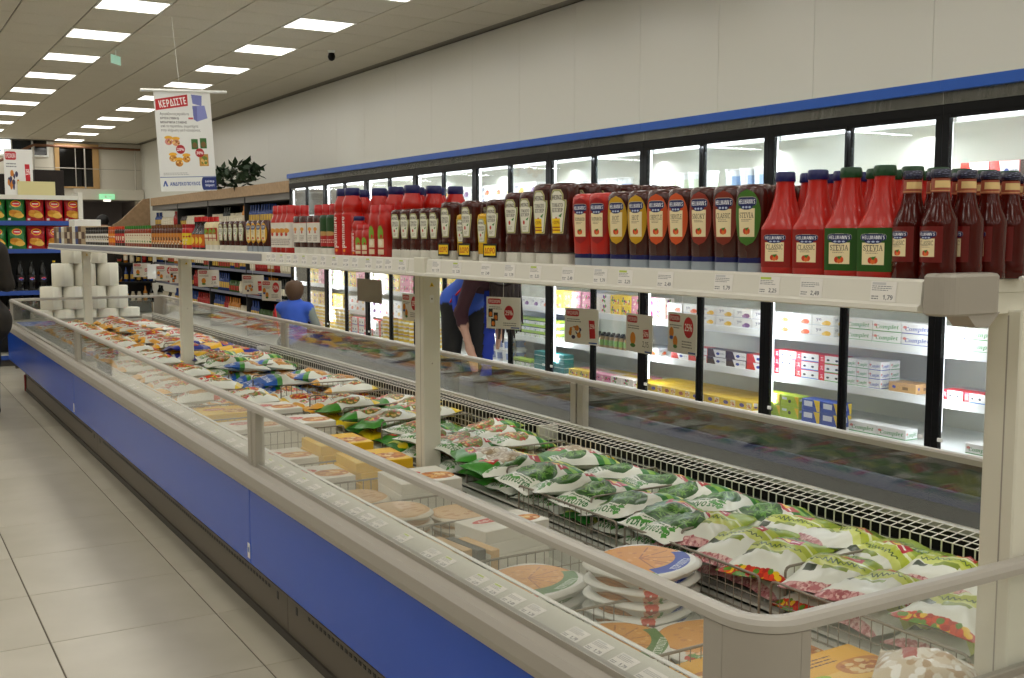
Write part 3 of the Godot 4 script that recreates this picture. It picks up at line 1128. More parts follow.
# a flat pack with rounded plan and the print on top
func tray_mesh(hw: float, hd: float, h: float, e: float, rim := 0.0) -> ArrayMesh:
	var key := "tray%.3f%.3f%.3f%.1f%.3f" % [hw, hd, h, e, rim]
	if shared.has(key): return shared[key]
	var rows := [[0.0, hw * 0.82, hd * 0.82, e], [h * 0.65, hw * 0.94, hd * 0.94, e], [h * 0.68, hw, hd, e], [h * 0.8, hw, hd, e], [h, hw * 0.9, hd * 0.9, e]]
	if rim <= 0.0: rows = [[0.0, hw, hd, e], [h * 0.5, hw, hd, e], [h * 0.93, hw, hd, e], [h * 0.97, hw * 0.99, hd * 0.99, e], [h, hw * 0.97, hd * 0.97, e]]
	var st := tool()
	var sides := 28
	for r in rows.size() - 1:
		st.set_smooth_group(1)
		for i in sides:
			var t0 := TAU * i / sides
			var t1 := TAU * (i + 1) / sides
			var p := [ring_point(rows[r], t0), ring_point(rows[r], t1), ring_point(rows[r + 1], t1), ring_point(rows[r + 1], t0)]
			for k in [0, 2, 1, 0, 3, 2]:
				st.set_uv(Vector2(0.5 + p[k].x / hw * 0.495, 0.5 + p[k].z / hd * 0.495))
				st.add_vertex(p[k])
	st.set_smooth_group(-1)
	for i in sides:
		for top in [true, false]:
			var row: Array = rows[-1] if top else rows[0]
			var a := ring_point(row, TAU * i / sides)
			var b := ring_point(row, TAU * (i + 1) / sides)
			var p := [Vector3(0, row[0] + (h * 0.05 if top else 0.0), 0), a, b]
			for k in ([0, 2, 1] if top else [0, 1, 2]):
				st.set_uv(Vector2(0.5 + p[k].x / hw * 0.495, 0.5 + p[k].z / hd * 0.495))
				st.add_vertex(p[k])
	shared[key] = done(st)
	return shared[key]


func red_logo(c: Canvas, x: float, y: float, s: float):
	c.poly([Vector2(x - 30 * s, y - 9 * s), Vector2(x + 30 * s, y - 15 * s), Vector2(x + 32 * s, y + 9 * s), Vector2(x - 28 * s, y + 13 * s)], rgb8(185, 20, 35))
	c.oval(x + 4 * s, y, 9 * s, 8 * s, rgb8(240, 200, 60))
	c.oval(x + 13 * s, y - 1 * s, 7 * s, 7 * s, rgb8(60, 150, 50))
	c.rect(x - 24 * s, y - 3 * s, 18 * s, 4 * s, rgb8(240, 230, 220))


func veg(c: Canvas, kind: int, x: float, y: float, rx: float, ry: float):
	match kind:
		0: # beans
			c.oval(x, y, rx, ry, rgb8(200, 150, 150), 3.0)
			c.dots(rng, 260, x, y, rx * 0.95, ry * 0.95, 3.6, [rgb8(215, 165, 165), rgb8(190, 120, 125), rgb8(225, 190, 185), rgb8(170, 95, 100)])
		1: # peas
			c.oval(x, y, rx, ry, rgb8(50, 110, 30), 3.0)
			c.dots(rng, 240, x, y, rx * 0.95, ry * 0.95, 4, [rgb8(80, 150, 45), rgb8(60, 125, 35), rgb8(110, 170, 60), rgb8(45, 95, 28)])
		2: # broccoli, green beans
			c.oval(x, y, rx, ry, rgb8(40, 85, 28), 2.5)
			for i in 110:
				var a := rng.randf_range(-1.2, 1.2)
				var p := Vector2(x + rng.randf_range(-0.7, 0.7) * rx, y + rng.randf_range(-0.7, 0.7) * ry)
				var d := Vector2(rx * 0.16, 0).rotated(a)
				var s := d.orthogonal().normalized() * 1.6
				c.poly([p - d - s, p + d - s, p + d + s, p - d + s], [rgb8(95, 150, 60), rgb8(70, 125, 45), rgb8(120, 165, 80)][i % 3])
		3: # mixed with carrots
			c.oval(x, y, rx, ry, rgb8(120, 110, 40), 2.5)
			c.dots(rng, 150, x, y, rx * 0.95, ry * 0.95, 5, [rgb8(215, 100, 30), rgb8(100, 140, 50), rgb8(220, 190, 110), rgb8(170, 50, 30)])
		4: # mushrooms, pale
			c.oval(x, y, rx, ry, rgb8(170, 150, 120), 2.5)
			c.dots(rng, 120, x, y, rx * 0.95, ry * 0.95, 6, [rgb8(205, 190, 165), rgb8(180, 160, 130), rgb8(225, 215, 195)])
		5: # fries, golden
			c.oval(x, y, rx, ry, rgb8(190, 130, 45), 2.5)
			c.dots(rng, 110, x, y, rx * 0.95, ry * 0.95, 6, [rgb8(220, 165, 70), rgb8(200, 140, 50), rgb8(170, 105, 35)])
		6: # peppers, red
			c.oval(x, y, rx, ry, rgb8(190, 45, 25), 2.5)
			c.dots(rng, 110, x, y, rx * 0.95, ry * 0.95, 6, [rgb8(215, 60, 30), rgb8(235, 190, 30), rgb8(180, 30, 25), rgb8(90, 140, 40)])


func bag_print(style: String, kind: int) -> StandardMaterial3D:
	var c := Canvas.new(160, 224, Color(0.89, 0.90, 0.86))
	match style:
		"lime":
			wave(c, 86, 9, kind, rgb8(205, 214, 110))
			wave(c, 104, 10, kind, rgb8(178, 192, 48))
			wave(c, 150, 8, kind + 1.0, rgb8(140, 165, 25))
			wave(c, 124, 10, kind, rgb8(225, 232, 190), false, 7)
			veg(c, [0, 6, 0][kind], 80, 4, 90, 18)
			c.rect(48, 72, 52, 15, rgb8(130, 150, 30))
			squiggle(c, 22, 112, 120, 6, 2.5, rgb8(60, 90, 30), -0.12)
			squiggle(c, 30, 168, 100, 9, 3.5, rgb8(60, 95, 25), -0.12)
			c.text("Φασόλια", 84, 172, 34, rgb8(65, 95, 25), false, true, -0.12, 110, 0.25)
			c.rect(112, 62, 24, 20, rgb8(45, 60, 30))
			red_logo(c, 70, 142, 1.15)
		"green":
			c.poly([Vector2(0, 150), Vector2(160, 120), Vector2(160, 224), Vector2(0, 224)], rgb8(35, 120, 35))
			c.poly([Vector2(0, 168), Vector2(160, 140), Vector2(160, 154), Vector2(0, 186)], rgb8(130, 185, 60))
			c.poly([Vector2(0, 204), Vector2(160, 180), Vector2(160, 192), Vector2(0, 216)], rgb8(215, 225, 110))
			veg(c, kind, 84, 88, 70, 44)
			red_logo(c, 76, 148, 1.3)
			c.scribble(30, 36, 100, 2, 9, rgb8(70, 110, 60), rng)
			c.text("ΑΡΑΚΑΣ" if kind == 1 else "ΦΑΣΟΛΑΚΙΑ", 84, 20, 24, rgb8(40, 110, 45), true, false, -0.08, 120)
			for i in 5:
				var p := Vector2(rng.randf_range(15, 145), rng.randf_range(10, 48))
				c.poly([p, p + Vector2(14, -7), p + Vector2(24, 2), p + Vector2(10, 6)], rgb8(70, 150, 50))
			if kind == 3 or kind == 4: c.oval(122, 196, 30, 18, rgb8(240, 215, 30))
		"leaf":
			c.rect(0, 0, 160, 60, rgb8(60, 140, 45))
			veg(c, kind, 80, 110, 70, 46)
			c.poly([Vector2(0, 190), Vector2(160, 160), Vector2(160, 224), Vector2(0, 224)], rgb8(240, 210, 30))
			red_logo(c, 80, 52, 1.1)
			c.scribble(20, 168, 100, 3, 9, rgb8(90, 90, 80), rng)
		"blue":
			c.rect(0, 0, 160, 78, rgb8(35, 95, 185))
			c.poly([Vector2(0, 60), Vector2(160, 90), Vector2(160, 110), Vector2(0, 84)], rgb8(70, 150, 60))
			veg(c, 5, 80, 150, 66, 44)
			c.text("PATATES", 80, 34, 34, Color(0.92, 0.94, 0.98), true, false, 0.05, 120)
		"white":
			veg(c, kind, 84, 120, 56, 52)
			c.poly([Vector2(0, 0), Vector2(160, 0), Vector2(160, 18), Vector2(0, 34)], rgb8(235, 170, 30))
			red_logo(c, 74, 50, 1.1)
			c.rect(0, 196, 160, 28, rgb8(200, 60, 30) if kind == 5 else rgb8(230, 200, 60))
			c.scribble(30, 70, 90, 2, 8, rgb8(90, 90, 90), rng)
		"navy":
			c.rect(0, 0, 160, 224, rgb8(30, 45, 150))
			c.poly([Vector2(0, 40), Vector2(160, 20), Vector2(160, 90), Vector2(0, 110)], rgb8(240, 190, 40))
			veg(c, 6, 80, 128, 60, 30)
			c.rect(0, 190, 160, 14, Color(0.9, 0.9, 0.9))
	var m := c.material(0.28)
	return m


func pie_print(band: Color) -> StandardMaterial3D:
	var c := Canvas.new(224, 224, Color(0.86, 0.86, 0.83))
	var gold := rgb8(212, 146, 52)
	c.oval(112, 106, 100, 90, rgb8(180, 112, 40))
	c.oval(112, 104, 97, 87, gold)
	for i in 5:
		var a := -0.5 + i * 0.62
		var d := Vector2(84, 0).rotated(a) * Vector2(1, 0.9)
		var s := d.orthogonal().normalized() * 1.6
		c.poly([Vector2(112, 104) - s, Vector2(112, 104) + d - s, Vector2(112, 104) + d + s, Vector2(112, 104) + s], rgb8(168, 100, 38))
	c.dots(rng, 40, 112, 104, 74, 66, 5, [rgb8(222, 165, 90), rgb8(196, 128, 52)])
	var arc := []
	for i in 13:
		var a := lerpf(0.35, 2.1, i / 12.0)
		arc.append(Vector2(112, 108) + Vector2(cos(a) * 106, sin(a) * 98))
	for i in 13:
		var a := lerpf(2.1, 0.35, i / 12.0)
		arc.append(Vector2(112, 100) + Vector2(cos(a) * 84, sin(a) * 72))
	c.poly(arc, band)
	c.text("ΤΥΡΟΠΙΤΑ", 140, 188, 22, Color(0.92, 0.92, 0.9), true, true, -0.25, 80)
	c.dots(rng, 14, 40, 186, 22, 18, 7, [rgb8(190, 60, 35), rgb8(90, 140, 50), rgb8(225, 180, 140)])
	return c.material(0.38)


func box_print(base: Color, oval: bool, food: int) -> StandardMaterial3D:
	var c := Canvas.new(192, 144, base)
	c.rect(0, 92, 192, 52, base.lightened(0.25) if food != 2 else rgb8(60, 150, 40))
	c.oval(140, 92, 52, 34, rgb8(200, 125, 50), 2.4)
	c.dots(rng, 26, 140, 92, 44, 28, 8, [rgb8(222, 165, 85), rgb8(180, 100, 40), rgb8(235, 205, 150)])
	if oval:
		c.oval(66, 50, 44, 20, rgb8(195, 25, 30))
		c.text("ΑΦΟΙ", 66, 50, 24, Color(0.95, 0.9, 0.85), true, false, 0, 60)
	else:
		c.scribble(16, 24, 110, 3, 12, rgb8(110, 60, 25), rng)
		c.oval(34, 100, 22, 12, rgb8(150, 195, 40))
	return c.material(0.5)


func lay(called: String, mesh: Mesh, m: Material, label: String, category: String, group: String, at: Vector3, turn: float, tilt := Vector2.ZERO) -> MeshInstance3D:
	var o := single(called, mesh, m, label, category, at, 0.0, group)
	o.basis = Basis.from_euler(Vector3(0, turn, 0)) * Basis.from_euler(Vector3(tilt.x, 0, tilt.y))
	return o


func build_frozen_goods():
	# back half: bags of vegetables, type after type along the tub
	var kinds := [
		["lime", [0, 1, 2], -1.44, -2.25, "white and lime green frozen vegetable bag with a red mark", "lime frozen vegetable bags by the shelf post"],
		["green", [1, 2, 1, 2], -2.25, -3.30, "white and dark green bag of frozen peas and beans", "green frozen vegetable bags"],
		["leaf", [2, 4], -3.30, -3.62, "green topped frozen vegetable bag with a yellow corner", "yellow cornered vegetable bags"],
		["green", [4, 3], -3.62, -4.25, "white frozen bag printed with mixed vegetables over a green band", "mixed vegetable bags"],
		["leaf", [1, 3], -4.25, -5.0, "frozen vegetable bag with a green head and yellow foot", "green headed vegetable bags"],
		["white", [6, 3], -5.0, -5.75, "white frozen bag with red and green vegetables and an orange head", "white bags with red vegetables"],
		["blue", [5], -5.75, -6.7, "blue and white bag of frozen potatoes", "blue frozen potato bags"],
		["green", [1, 3], -6.7, -7.5, "white frozen bag with a green and orange print beside the middle post", "green and orange bags beside the post"],
		["navy", [6], -7.5, -8.4, "navy and yellow bag of frozen snacks", "navy frozen snack bags"],
		["white", [5, 6], -8.4, -11.25, "white and orange bag of golden frozen snacks", "white and orange snack bags"]]
	for k in kinds:
		var prints := []
		for v in k[1]: prints.append(bag_print(k[0], v))
		var z: float = k[2]
		var n := 0
		while z > k[3]:
			for col in 2:
				var w := 0.168 if z > -5.0 else 0.19
				var x: float = (2.035 if col == 0 else 2.27) + rng.randf_range(-0.012, 0.012)
				lay("frozen_bag", bag_mesh(0.25, w, 0.074, n % 5), prints[(n + col) % prints.size()], k[4], "bag", k[5],
					Vector3(x, 0.562 + rng.randf_range(0, 0.006), z - w * 0.5), PI / 2 + rng.randf_range(-0.16, 0.16) + (PI if rng.randf() < 0.25 and k[0] != "lime" else 0.0), Vector2(rng.randf_range(-0.05, 0.05), rng.randf_range(-0.05, 0.05)))
				if rng.randf() < (0.9 if z > -4.5 else 0.6):
					lay("frozen_bag", bag_mesh(0.295, 0.20, 0.074, (n + 2) % 5), prints[(n + col + 1) % prints.size()], k[4], "bag", k[5],
						Vector3(x + rng.randf_range(-0.03, 0.03), 0.626, z - w * 0.5 + rng.randf_range(-0.03, 0.03)), PI / 2 + rng.randf_range(-0.45, 0.45), Vector2(rng.randf_range(-0.14, 0.14), rng.randf_range(-0.2, 0.12)))
				n += 1
			z -= 0.160 if z > -5.0 else 0.18
	# front half
	var pie_blue := pie_print(rgb8(30, 60, 160))
	var pie_green := pie_print(rgb8(70, 120, 50))
	var pie := tray_mesh(0.150, 0.135, 0.036, 3.0, 1.0)
	for k in 5:
		lay("frozen_pie", pie, pie_blue, "round golden pie pack with a blue curved band, in a stack", "pie pack", "blue banded pie packs in a stack", Vector3(1.715, 0.471 + k * 0.0362, -2.20), 0.35 + rng.randf_range(-0.06, 0.06))
	for k in 3:
		lay("frozen_pie", pie, pie_green, "round golden pie pack with a green curved band", "pie pack", "green banded pie packs", Vector3(1.495, 0.471 + k * 0.0362, -2.40), 0.3 + rng.randf_range(-0.06, 0.06))
	for k in 2:
		lay("frozen_pie", pie, pie_green, "golden pie pack with a green band lying low behind the price strip", "pie pack", "low green banded pie packs", Vector3(1.48, 0.471 + k * 0.0362, -1.99), 0.5 + rng.randf_range(-0.1, 0.1))
	var orange_pie := pie_print(rgb8(220, 110, 30))
	for k in 2:
		lay("frozen_pie", pie, orange_pie, "pie pack with an orange band beside the blue banded stack", "pie pack", "orange banded pie packs", Vector3(1.70, 0.471 + k * 0.0362, -1.90), -0.2)
	var flat := box_mesh(Vector3(0.25, 0.040, 0.155), 0.002, "y")
	var yellow := box_print(rgb8(235, 175, 40), false, 0)
	var orange := box_print(rgb8(228, 130, 35), false, 0)
	var lime := box_print(rgb8(150, 190, 40), false, 2)
	var red_oval := box_print(rgb8(238, 190, 30), true, 0)
	var white_oval := box_print(rgb8(225, 222, 210), true, 1)
	for a in [[1.47, -1.40, orange, "orange", 3], [1.47, -1.55, yellow, "yellow", 3], [1.725, -1.39, orange, "orange", 2], [1.725, -1.545, yellow, "yellow", 3], [1.47, -1.73, yellow, "yellow", 2], [1.725, -1.73, orange, "orange", 2]]:
		for k in a[4]:
			lay("frozen_box", flat, a[2], "flat %s pastry box with a baked filling pictured on its lid" % a[3], "box", "flat %s pastry boxes" % a[3], Vector3(a[0], 0.470 + k * 0.0402, a[1]), rng.randf_range(-0.03, 0.03))
	lay("frozen_box", flat, lime, "flat lime green pastry box lying on orange ones", "box", "", Vector3(1.715, 0.470 + 2 * 0.0402 + 0.0002, -1.39), 0.03)
	# cartons standing and lying
	var carton_print := plain_label(rgb8(226, 222, 205), func(c):
		c.rect(0, 0, 128, 10, rgb8(215, 175, 120))
		c.scribble(14, 26, 90, 3, 11, rgb8(110, 105, 95), rng)
		c.text("ΦΥΛΛΟ", 62, 78, 24, rgb8(90, 85, 75), true, false, 0, 90), 128, 112)
	var dark_print := plain_label(rgb8(60, 58, 54), func(c): c.text("ΣΦΟΛΙΑΤΑ", 64, 50, 26, rgb8(215, 210, 195), true, false, 0, 100); c.scribble(24, 80, 76, 2, 10, rgb8(160, 155, 140), rng), 128, 112)
	var up := box_mesh(Vector3(0.165, 0.135, 0.030), 0.0015, "z")
	for k in 4:
		lay("pastry_carton", up, carton_print if k != 2 else dark_print, ["pale pastry carton standing on edge behind the price strip", "dark fronted pastry carton standing among pale ones"][1 if k == 2 else 0], "carton", "" if k == 2 else "pastry cartons standing on edge", Vector3(1.395 + k * 0.0335, 0.471, -2.75 + 0.02 * k), -PI / 2 + 0.12)
	for k in 4:
		lay("frozen_box", flat, white_oval, "flat white pastry box lying behind the standing cartons", "box", "flat white pastry boxes", Vector3(1.64, 0.470 + k * 0.0402, -2.80), 0.15)
	var tin := plain_label(rgb8(215, 205, 185), func(c): c.oval(48, 64, 44, 58, rgb8(196, 150, 95)); c.oval(48, 62, 38, 52, rgb8(212, 172, 120)); c.dots(rng, 16, 48, 64, 34, 44, 5, [rgb8(190, 135, 75)]), 96, 128)
	for a in [[1.46, -3.17, 4], [1.69, -3.15, 3], [1.47, -3.53, 3]]:
		for k in a[2]:
			lay("frozen_tray", tray_mesh(0.11, 0.115, 0.034, 2.6, 1.0), tin, "shallow white rimmed tray of baked dough in a stack", "tray", "stacked trays of baked dough", Vector3(a[0], 0.470 + k * 0.0342, a[1]), rng.randf_range(-0.1, 0.1))
	for a in [[1.70, -3.50, white_oval, 4], [1.45, -3.90, white_oval, 3], [1.70, -3.91, red_oval, 4], [1.45, -4.3, white_oval, 3], [1.70, -4.3, red_oval, 4], [1.46, -4.72, white_oval, 3], [1.70, -4.73, white_oval, 3], [1.46, -5.17, red_oval, 3], [1.70, -5.17, white_oval, 3]]:
		for k in a[3]:
			lay("frozen_box", box_mesh(Vector3(0.235, 0.040, 0.24), 0.002, "y"), a[2], "wide flat %s box with a red oval mark" % ("yellow" if a[2] == red_oval else "white"), "box", "wide %s boxes with a red oval mark" % ("yellow" if a[2] == red_oval else "white"), Vector3(a[0], (0.470 if a[1] > -4.5 else 0.535) + k * 0.0402, a[1]), rng.randf_range(-0.08, 0.08))
	var bun := mat(Color(0.70, 0.42, 0.10), 0.5)
	for k in 3:
		var b := lay("bun_pack", tray_mesh(0.045, 0.030, 0.115, 2.4), bun, "upright golden brown bun pack with a red mark", "pack", "upright bun packs", Vector3(1.64 + k * 0.066, 0.471, -3.66), PI / 2 - 0.15)
		part("mark", box_tag(0.03, 0.03, 0.06, 0.0305), mat(Color(0.7, 0.05, 0.06), 0.5), b)
	var snack := [bag_print("white", 5), bag_print("white", 6), bag_print("white", 3)]
	var z := -5.42
	var n := 0
	while z > -11.1:
		for col in 2:
			lay("frozen_bag", bag_mesh(0.25, 0.20, 0.080, n % 5), snack[n % 3] if z < -6.6 or n % 2 else snack[0], "white and orange frozen bag in the front half of the tub", "bag", "snack bags in the front half", Vector3((1.455 if col == 0 else 1.70) + rng.randf_range(-0.01, 0.01), 0.540, z), PI / 2 + rng.randf_range(-0.2, 0.2), Vector2(rng.randf_range(-0.04, 0.04), rng.randf_range(-0.04, 0.04)))
			if rng.randf() < 0.75:
				lay("frozen_bag", bag_mesh(0.25, 0.20, 0.075, (n + 1) % 5), snack[(n + 1) % 3], "white and orange frozen bag in the front half of the tub", "bag", "snack bags in the front half", Vector3((1.465 if col == 0 else 1.70) + rng.randf_range(-0.02, 0.02), 0.620, z + rng.randf_range(-0.03, 0.03)), PI / 2 + rng.randf_range(-0.4, 0.4), Vector2(rng.randf_range(-0.08, 0.08), rng.randf_range(-0.08, 0.08)))
			n += 1
		z -= 0.205
	# a clear wrapped loaf at the near end
	var wrap := plain_label(rgb8(205, 190, 165), func(c):
		c.dots(rng, 160, 48, 64, 48, 64, 5, [rgb8(225, 218, 205), rgb8(180, 150, 115), rgb8(240, 238, 232)])
		c.poly([Vector2(30, 30), Vector2(64, 26), Vector2(70, 40), Vector2(36, 44)], rgb8(170, 40, 25)), 96, 128)
	lay("bread_bag", bag_mesh(0.22, 0.17, 0.085, 3), wrap, "crinkled clear bag of bread with red print by the post", "bag", "", Vector3(1.78, 0.593, -1.35), 0.6, Vector2(0.1, 0.0))


# ---------------------------------------------------------------- bottles on the shelf over the freezer
var on_shelf: Array[Rect2] = []


# parts: [name, mesh, material] or [name, mesh, material, [sub parts]]
func stock(called: String, label: String, category: String, group: String, parts: Array, spots: Array):
	var room: AABB = parts[0][1].get_aabb()
	for s in spots:
		var half := Vector2(room.size.z, room.size.x) / 2.0
		var mine := Rect2(Vector2(s[0].x, s[0].z) - half, half * 2.0).grow(-0.005)
		if on_shelf.any(func(r): return r.intersects(mine)) or mine.end.x > SX1: continue
		on_shelf.append(mine)
		var t := thing(called, label, category, s[0], s[1], group)
		for p in parts:
			var o := part(p[0], p[1], p[2], t)
			if p.size() > 3:
				for q in p[3]: part(q[0], q[1], q[2], o)


# spots in columns: at each z of the list, `deep` bottles one behind the other
func columns_of(zs: Array, deep: int, step: float, x0 := 1.655, jitter := 0.06) -> Array:
	var out := []
	for z in zs:
		for k in deep:
			out.append([Vector3(x0 + k * step, SY, z + rng.randf_range(-0.003, 0.003)), -PI / 2 + 0.2 + rng.randf_range(-jitter, jitter)])
	return out


func build_sauces():
	var red := mat(Color(0.72, 0.085, 0.02), 0.32, 0.0, 0.12)
	var red_cap := mat(Color(0.72, 0.05, 0.04), 0.35)
	var navy := mat(Color(0.05, 0.07, 0.33), 0.4)
	var green_cap := mat(Color(0.02, 0.24, 0.10), 0.4)
	var brown := mat(Color(0.25, 0.06, 0.022), 0.26, 0.0, 0.15)
	var white_cap := mat(Color(0.87, 0.86, 0.82), 0.4)
	var clear_base := mat(Color(0.62, 0.66, 0.70), 0.2, 0.0, 0.5)
	var sauce := mat(Color(0.27, 0.045, 0.02), 0.16)
	sauce.metallic_specular = 0.38

	# square shouldered ketchup bottles
	var body := [[0.0, 0.038, 0.030, 4.0], [0.004, 0.0405, 0.034, 4.5], [0.096, 0.0415, 0.035, 4.5], [0.104, 0.0385, 0.032, 4.0], [0.12, 0.0315, 0.028, 3.2], [0.138, 0.0262, 0.0245, 2.6], [0.16, 0.0215, 0.021, 2.2], [0.18, 0.0188, 0.0188, 2.0], [0.192, 0.0185, 0.0185, 2.0]]
	var cap := [[0.191, 0.0205, 0.0205, 2.0], [0.193, 0.0215, 0.0215, 2.0], [0.208, 0.0205, 0.0205, 2.0], [0.211, 0.0185, 0.0185, 2.0]]
	var parts := [["body", loft(body, 20), red], ["cap", loft(cap, 16), navy], ["label", wrap_label(body, 0.014, 0.092, 0.80), maker_label(Color(0.55, 0.06, 0.04), "CLASSIC", 144, 144)]]
	stock("ketchup_bottle", "red ketchup bottle with square shoulders and a navy blue cap", "bottle", "navy capped ketchup bottles", parts, columns_of([-1.657, -1.569], 6, 0.074))
	parts = [parts[0], ["cap", loft(cap, 16), green_cap], ["label", wrap_label(body, 0.012, 0.094, 0.80), maker_label(Color(0.12, 0.32, 0.06), "STEVIA", 144, 144)]]
	stock("ketchup_bottle", "red ketchup bottle with a dark green cap and green label", "bottle", "green capped ketchup bottles", parts, columns_of([-1.483, -1.399], 6, 0.074))

	# brown glass sauce bottles
	var gl := [[0.0, 0.028, 0.028, 2.0], [0.003, 0.031, 0.031, 2.2], [0.025, 0.031, 0.031, 2.2], [0.03, 0.030, 0.030, 2.2], [0.098, 0.031, 0.031, 2.2], [0.108, 0.030, 0.030, 2.2], [0.13, 0.021, 0.021, 2.0], [0.15, 0.0165, 0.0165, 2.0], [0.18, 0.0150, 0.0150, 2.0], [0.184, 0.0155, 0.0155, 2.0]]
	var lid := [[0.182, 0.0165, 0.0165, 2.0], [0.184, 0.0175, 0.0175, 2.0], [0.195, 0.0172, 0.0172, 2.0], [0.197, 0.015, 0.015, 2.0]]
	var neck := plain_label(rgb8(150, 70, 45), func(c): c.rect(50, 8, 40, 24, rgb8(220, 190, 130)); c.rect(10, 40, 70, 3, rgb8(200, 150, 100)), 96, 48)
	var speckled := plain_label(Color(0.07, 0.08, 0.2), func(c): c.dots(rng, 60, 48, 64, 48, 64, 2.5, [Color(0.5, 0.52, 0.65)]), 96, 128)
	parts = [["body", loft(gl, 16), sauce], ["cap", loft(lid, 14), speckled], ["label", wrap_label(gl, 0.032, 0.096, 1.0), maker_label(Color(0.42, 0.05, 0.05), "CLASSIC", 144, 144)], ["neck_label", wrap_label(gl, 0.156, 0.180, 3.1, false, 0.0007, 16, 3), neck]]
	stock("sauce_bottle", "dark brown glass sauce bottle with a speckled navy cap", "bottle", "brown glass sauce bottles at the shelf end", parts, columns_of([-1.330, -1.268], 7, 0.066, 1.648).map(func(s): return [s[0], s[1] - 0.35]))

	# upside down squeeze bottles with a large oval label
	var sq := [[0.030, 0.032, 0.026, 3.0], [0.034, 0.034, 0.029, 3.0], [0.07, 0.036, 0.031, 2.8], [0.12, 0.039, 0.034, 2.8], [0.165, 0.040, 0.034, 2.8], [0.178, 0.039, 0.033, 2.8], [0.186, 0.035, 0.029, 2.6], [0.189, 0.028, 0.022, 2.4]]
	var foot := [[0.0, 0.033, 0.027, 3.5], [0.020, 0.033, 0.027, 3.4], [0.0205, 0.0332, 0.0272, 3.4]]
	var ring := [[0.0205, 0.0332, 0.0272, 3.4], [0.033, 0.033, 0.027, 3.2]]
	var kinds := [
		[rgb8(196, 150, 20), "HOT", brown, "with a mustard yellow oval label", [-2.213, -2.133]],
		[rgb8(205, 80, 30), "CHIPOTLE", brown, "with an orange oval label", [-2.053, -1.975]],
		[rgb8(140, 45, 30), "SMOKY", brown, "with a dull red oval label", [-1.897]],
		[rgb8(125, 40, 22), "CLASSIC", brown, "with a terracotta oval label", [-1.819]],
		[rgb8(62, 110, 32), "STEVIA", brown, "with a green oval label", [-1.741]],
		[rgb8(150, 22, 22), "tomato", red, "of red plastic with a red oval label", [-2.375, -2.295]]]
	for k in kinds:
		parts = [["body", loft(sq, 20), k[2]], ["cap", loft(foot, 16), clear_base, [["cap_ring", loft(ring, 16), navy]]], ["label", wrap_label(sq, 0.058, 0.178, 0.80, true, 0.0007, 8, 18), maker_label(k[0], k[1])]]
		stock("squeeze_bottle", "upside down sauce squeeze bottle " + k[3], "bottle", "squeeze bottles " + k[3], parts, columns_of(k[4], 6, 0.070))

	# tall brown squeeze bottles with a keystone label
	var hz := [[0.030, 0.034, 0.026, 2.6], [0.034, 0.037, 0.028, 2.6], [0.07, 0.036, 0.028, 2.6], [0.078, 0.034, 0.026, 2.6], [0.10, 0.036, 0.028, 2.6], [0.18, 0.039, 0.031, 2.6], [0.192, 0.039, 0.031, 2.4], [0.199, 0.036, 0.029, 2.4], [0.204, 0.028, 0.022, 2.2]]
	var base := [[0.0, 0.033, 0.025, 2.8], [0.002, 0.034, 0.026, 2.8], [0.030, 0.034, 0.026, 2.6]]
	var key_plain := keystone_label(Color(0.22, 0.07, 0.045), false)
	var key_promo := keystone_label(Color(0.22, 0.07, 0.045), true)
	parts = [["body", loft(hz, 18), brown], ["cap", loft(base, 16), white_cap], ["label", wrap_label(hz, 0.082, 0.186, 0.72), key_plain]]
	stock("squeeze_bottle", "tall brown ketchup squeeze bottle on a white cap with a cream keystone label", "bottle", "tall keystone label ketchup bottles", parts, columns_of([-2.735, -2.655], 6, 0.066))
	var big := []
	for r in hz: big.append([r[0] * 1.09, r[1] * 1.08, r[2] * 1.08, r[3]])
	parts = [["body", loft(big, 18), brown], ["cap", loft(base, 16), white_cap], ["label", wrap_label(big, 0.080, 0.206, 0.72), key_promo]]
	stock("squeeze_bottle", "large brown ketchup squeeze bottle with a yellow promotion under its keystone label", "bottle", "large keystone label ketchup bottles", parts, columns_of([-2.572, -2.485], 6, 0.072, 1.655))
	stock("squeeze_bottle", "large brown ketchup squeeze bottle with a yellow promotion under its keystone label", "bottle", "large keystone label ketchup bottles", parts, columns_of([-2.40, -2.32], 3, 0.072, 1.90))
	var low := []
	for r in hz: low.append([r[0] * 0.84, r[1] * 0.92, r[2] * 0.92, r[3]])
	parts = [["body", loft(low, 16), brown], ["cap", loft(base, 14), white_cap], ["label", wrap_label(low, 0.066, 0.156, 0.72), key_plain]]
	stock("squeeze_bottle", "short brown ketchup squeeze bottle on a white cap with a cream keystone label", "bottle", "short keystone label ketchup bottles", parts, columns_of([-3.545, -3.468, -3.391, -3.314, -3.237], 3, 0.064))
	# gift packs: a brown bottle and a small mustard bottle behind a black and yellow tag
	var gift := plain_label(Color(0.10, 0.10, 0.10), func(c):
		c.rect(10, 12, 108, 56, rgb8(245, 205, 20))
		c.text("ΔΩΡΟ", 64, 40, 44, rgb8(190, 60, 20), true, false, 0, 96), 128, 80)
	var mid := []
	for r in hz: mid.append([r[0] * 0.92, r[1] * 0.95, r[2] * 0.95, r[3]])
	parts = [["body", loft(mid, 16), brown], ["cap", loft(base, 14), white_cap], ["label", wrap_label(mid, 0.070, 0.170, 0.72), key_plain], ["gift_tag", box_tag(0.060, 0.042, 0.034, 0.032), gift]]
	stock("squeeze_bottle", "brown ketchup squeeze bottle with a black and yellow gift tag", "bottle", "ketchup bottles with gift tags", parts, columns_of([-3.150, -3.013, -2.850], 3, 0.066, 1.655))
	var mustard := mat(Color(0.86, 0.66, 0.02), 0.3, 0.0, 0.4)
	var ms := []
	for r in hz: ms.append([r[0] * 0.72, r[1] * 0.74, r[2] * 0.80, r[3]])
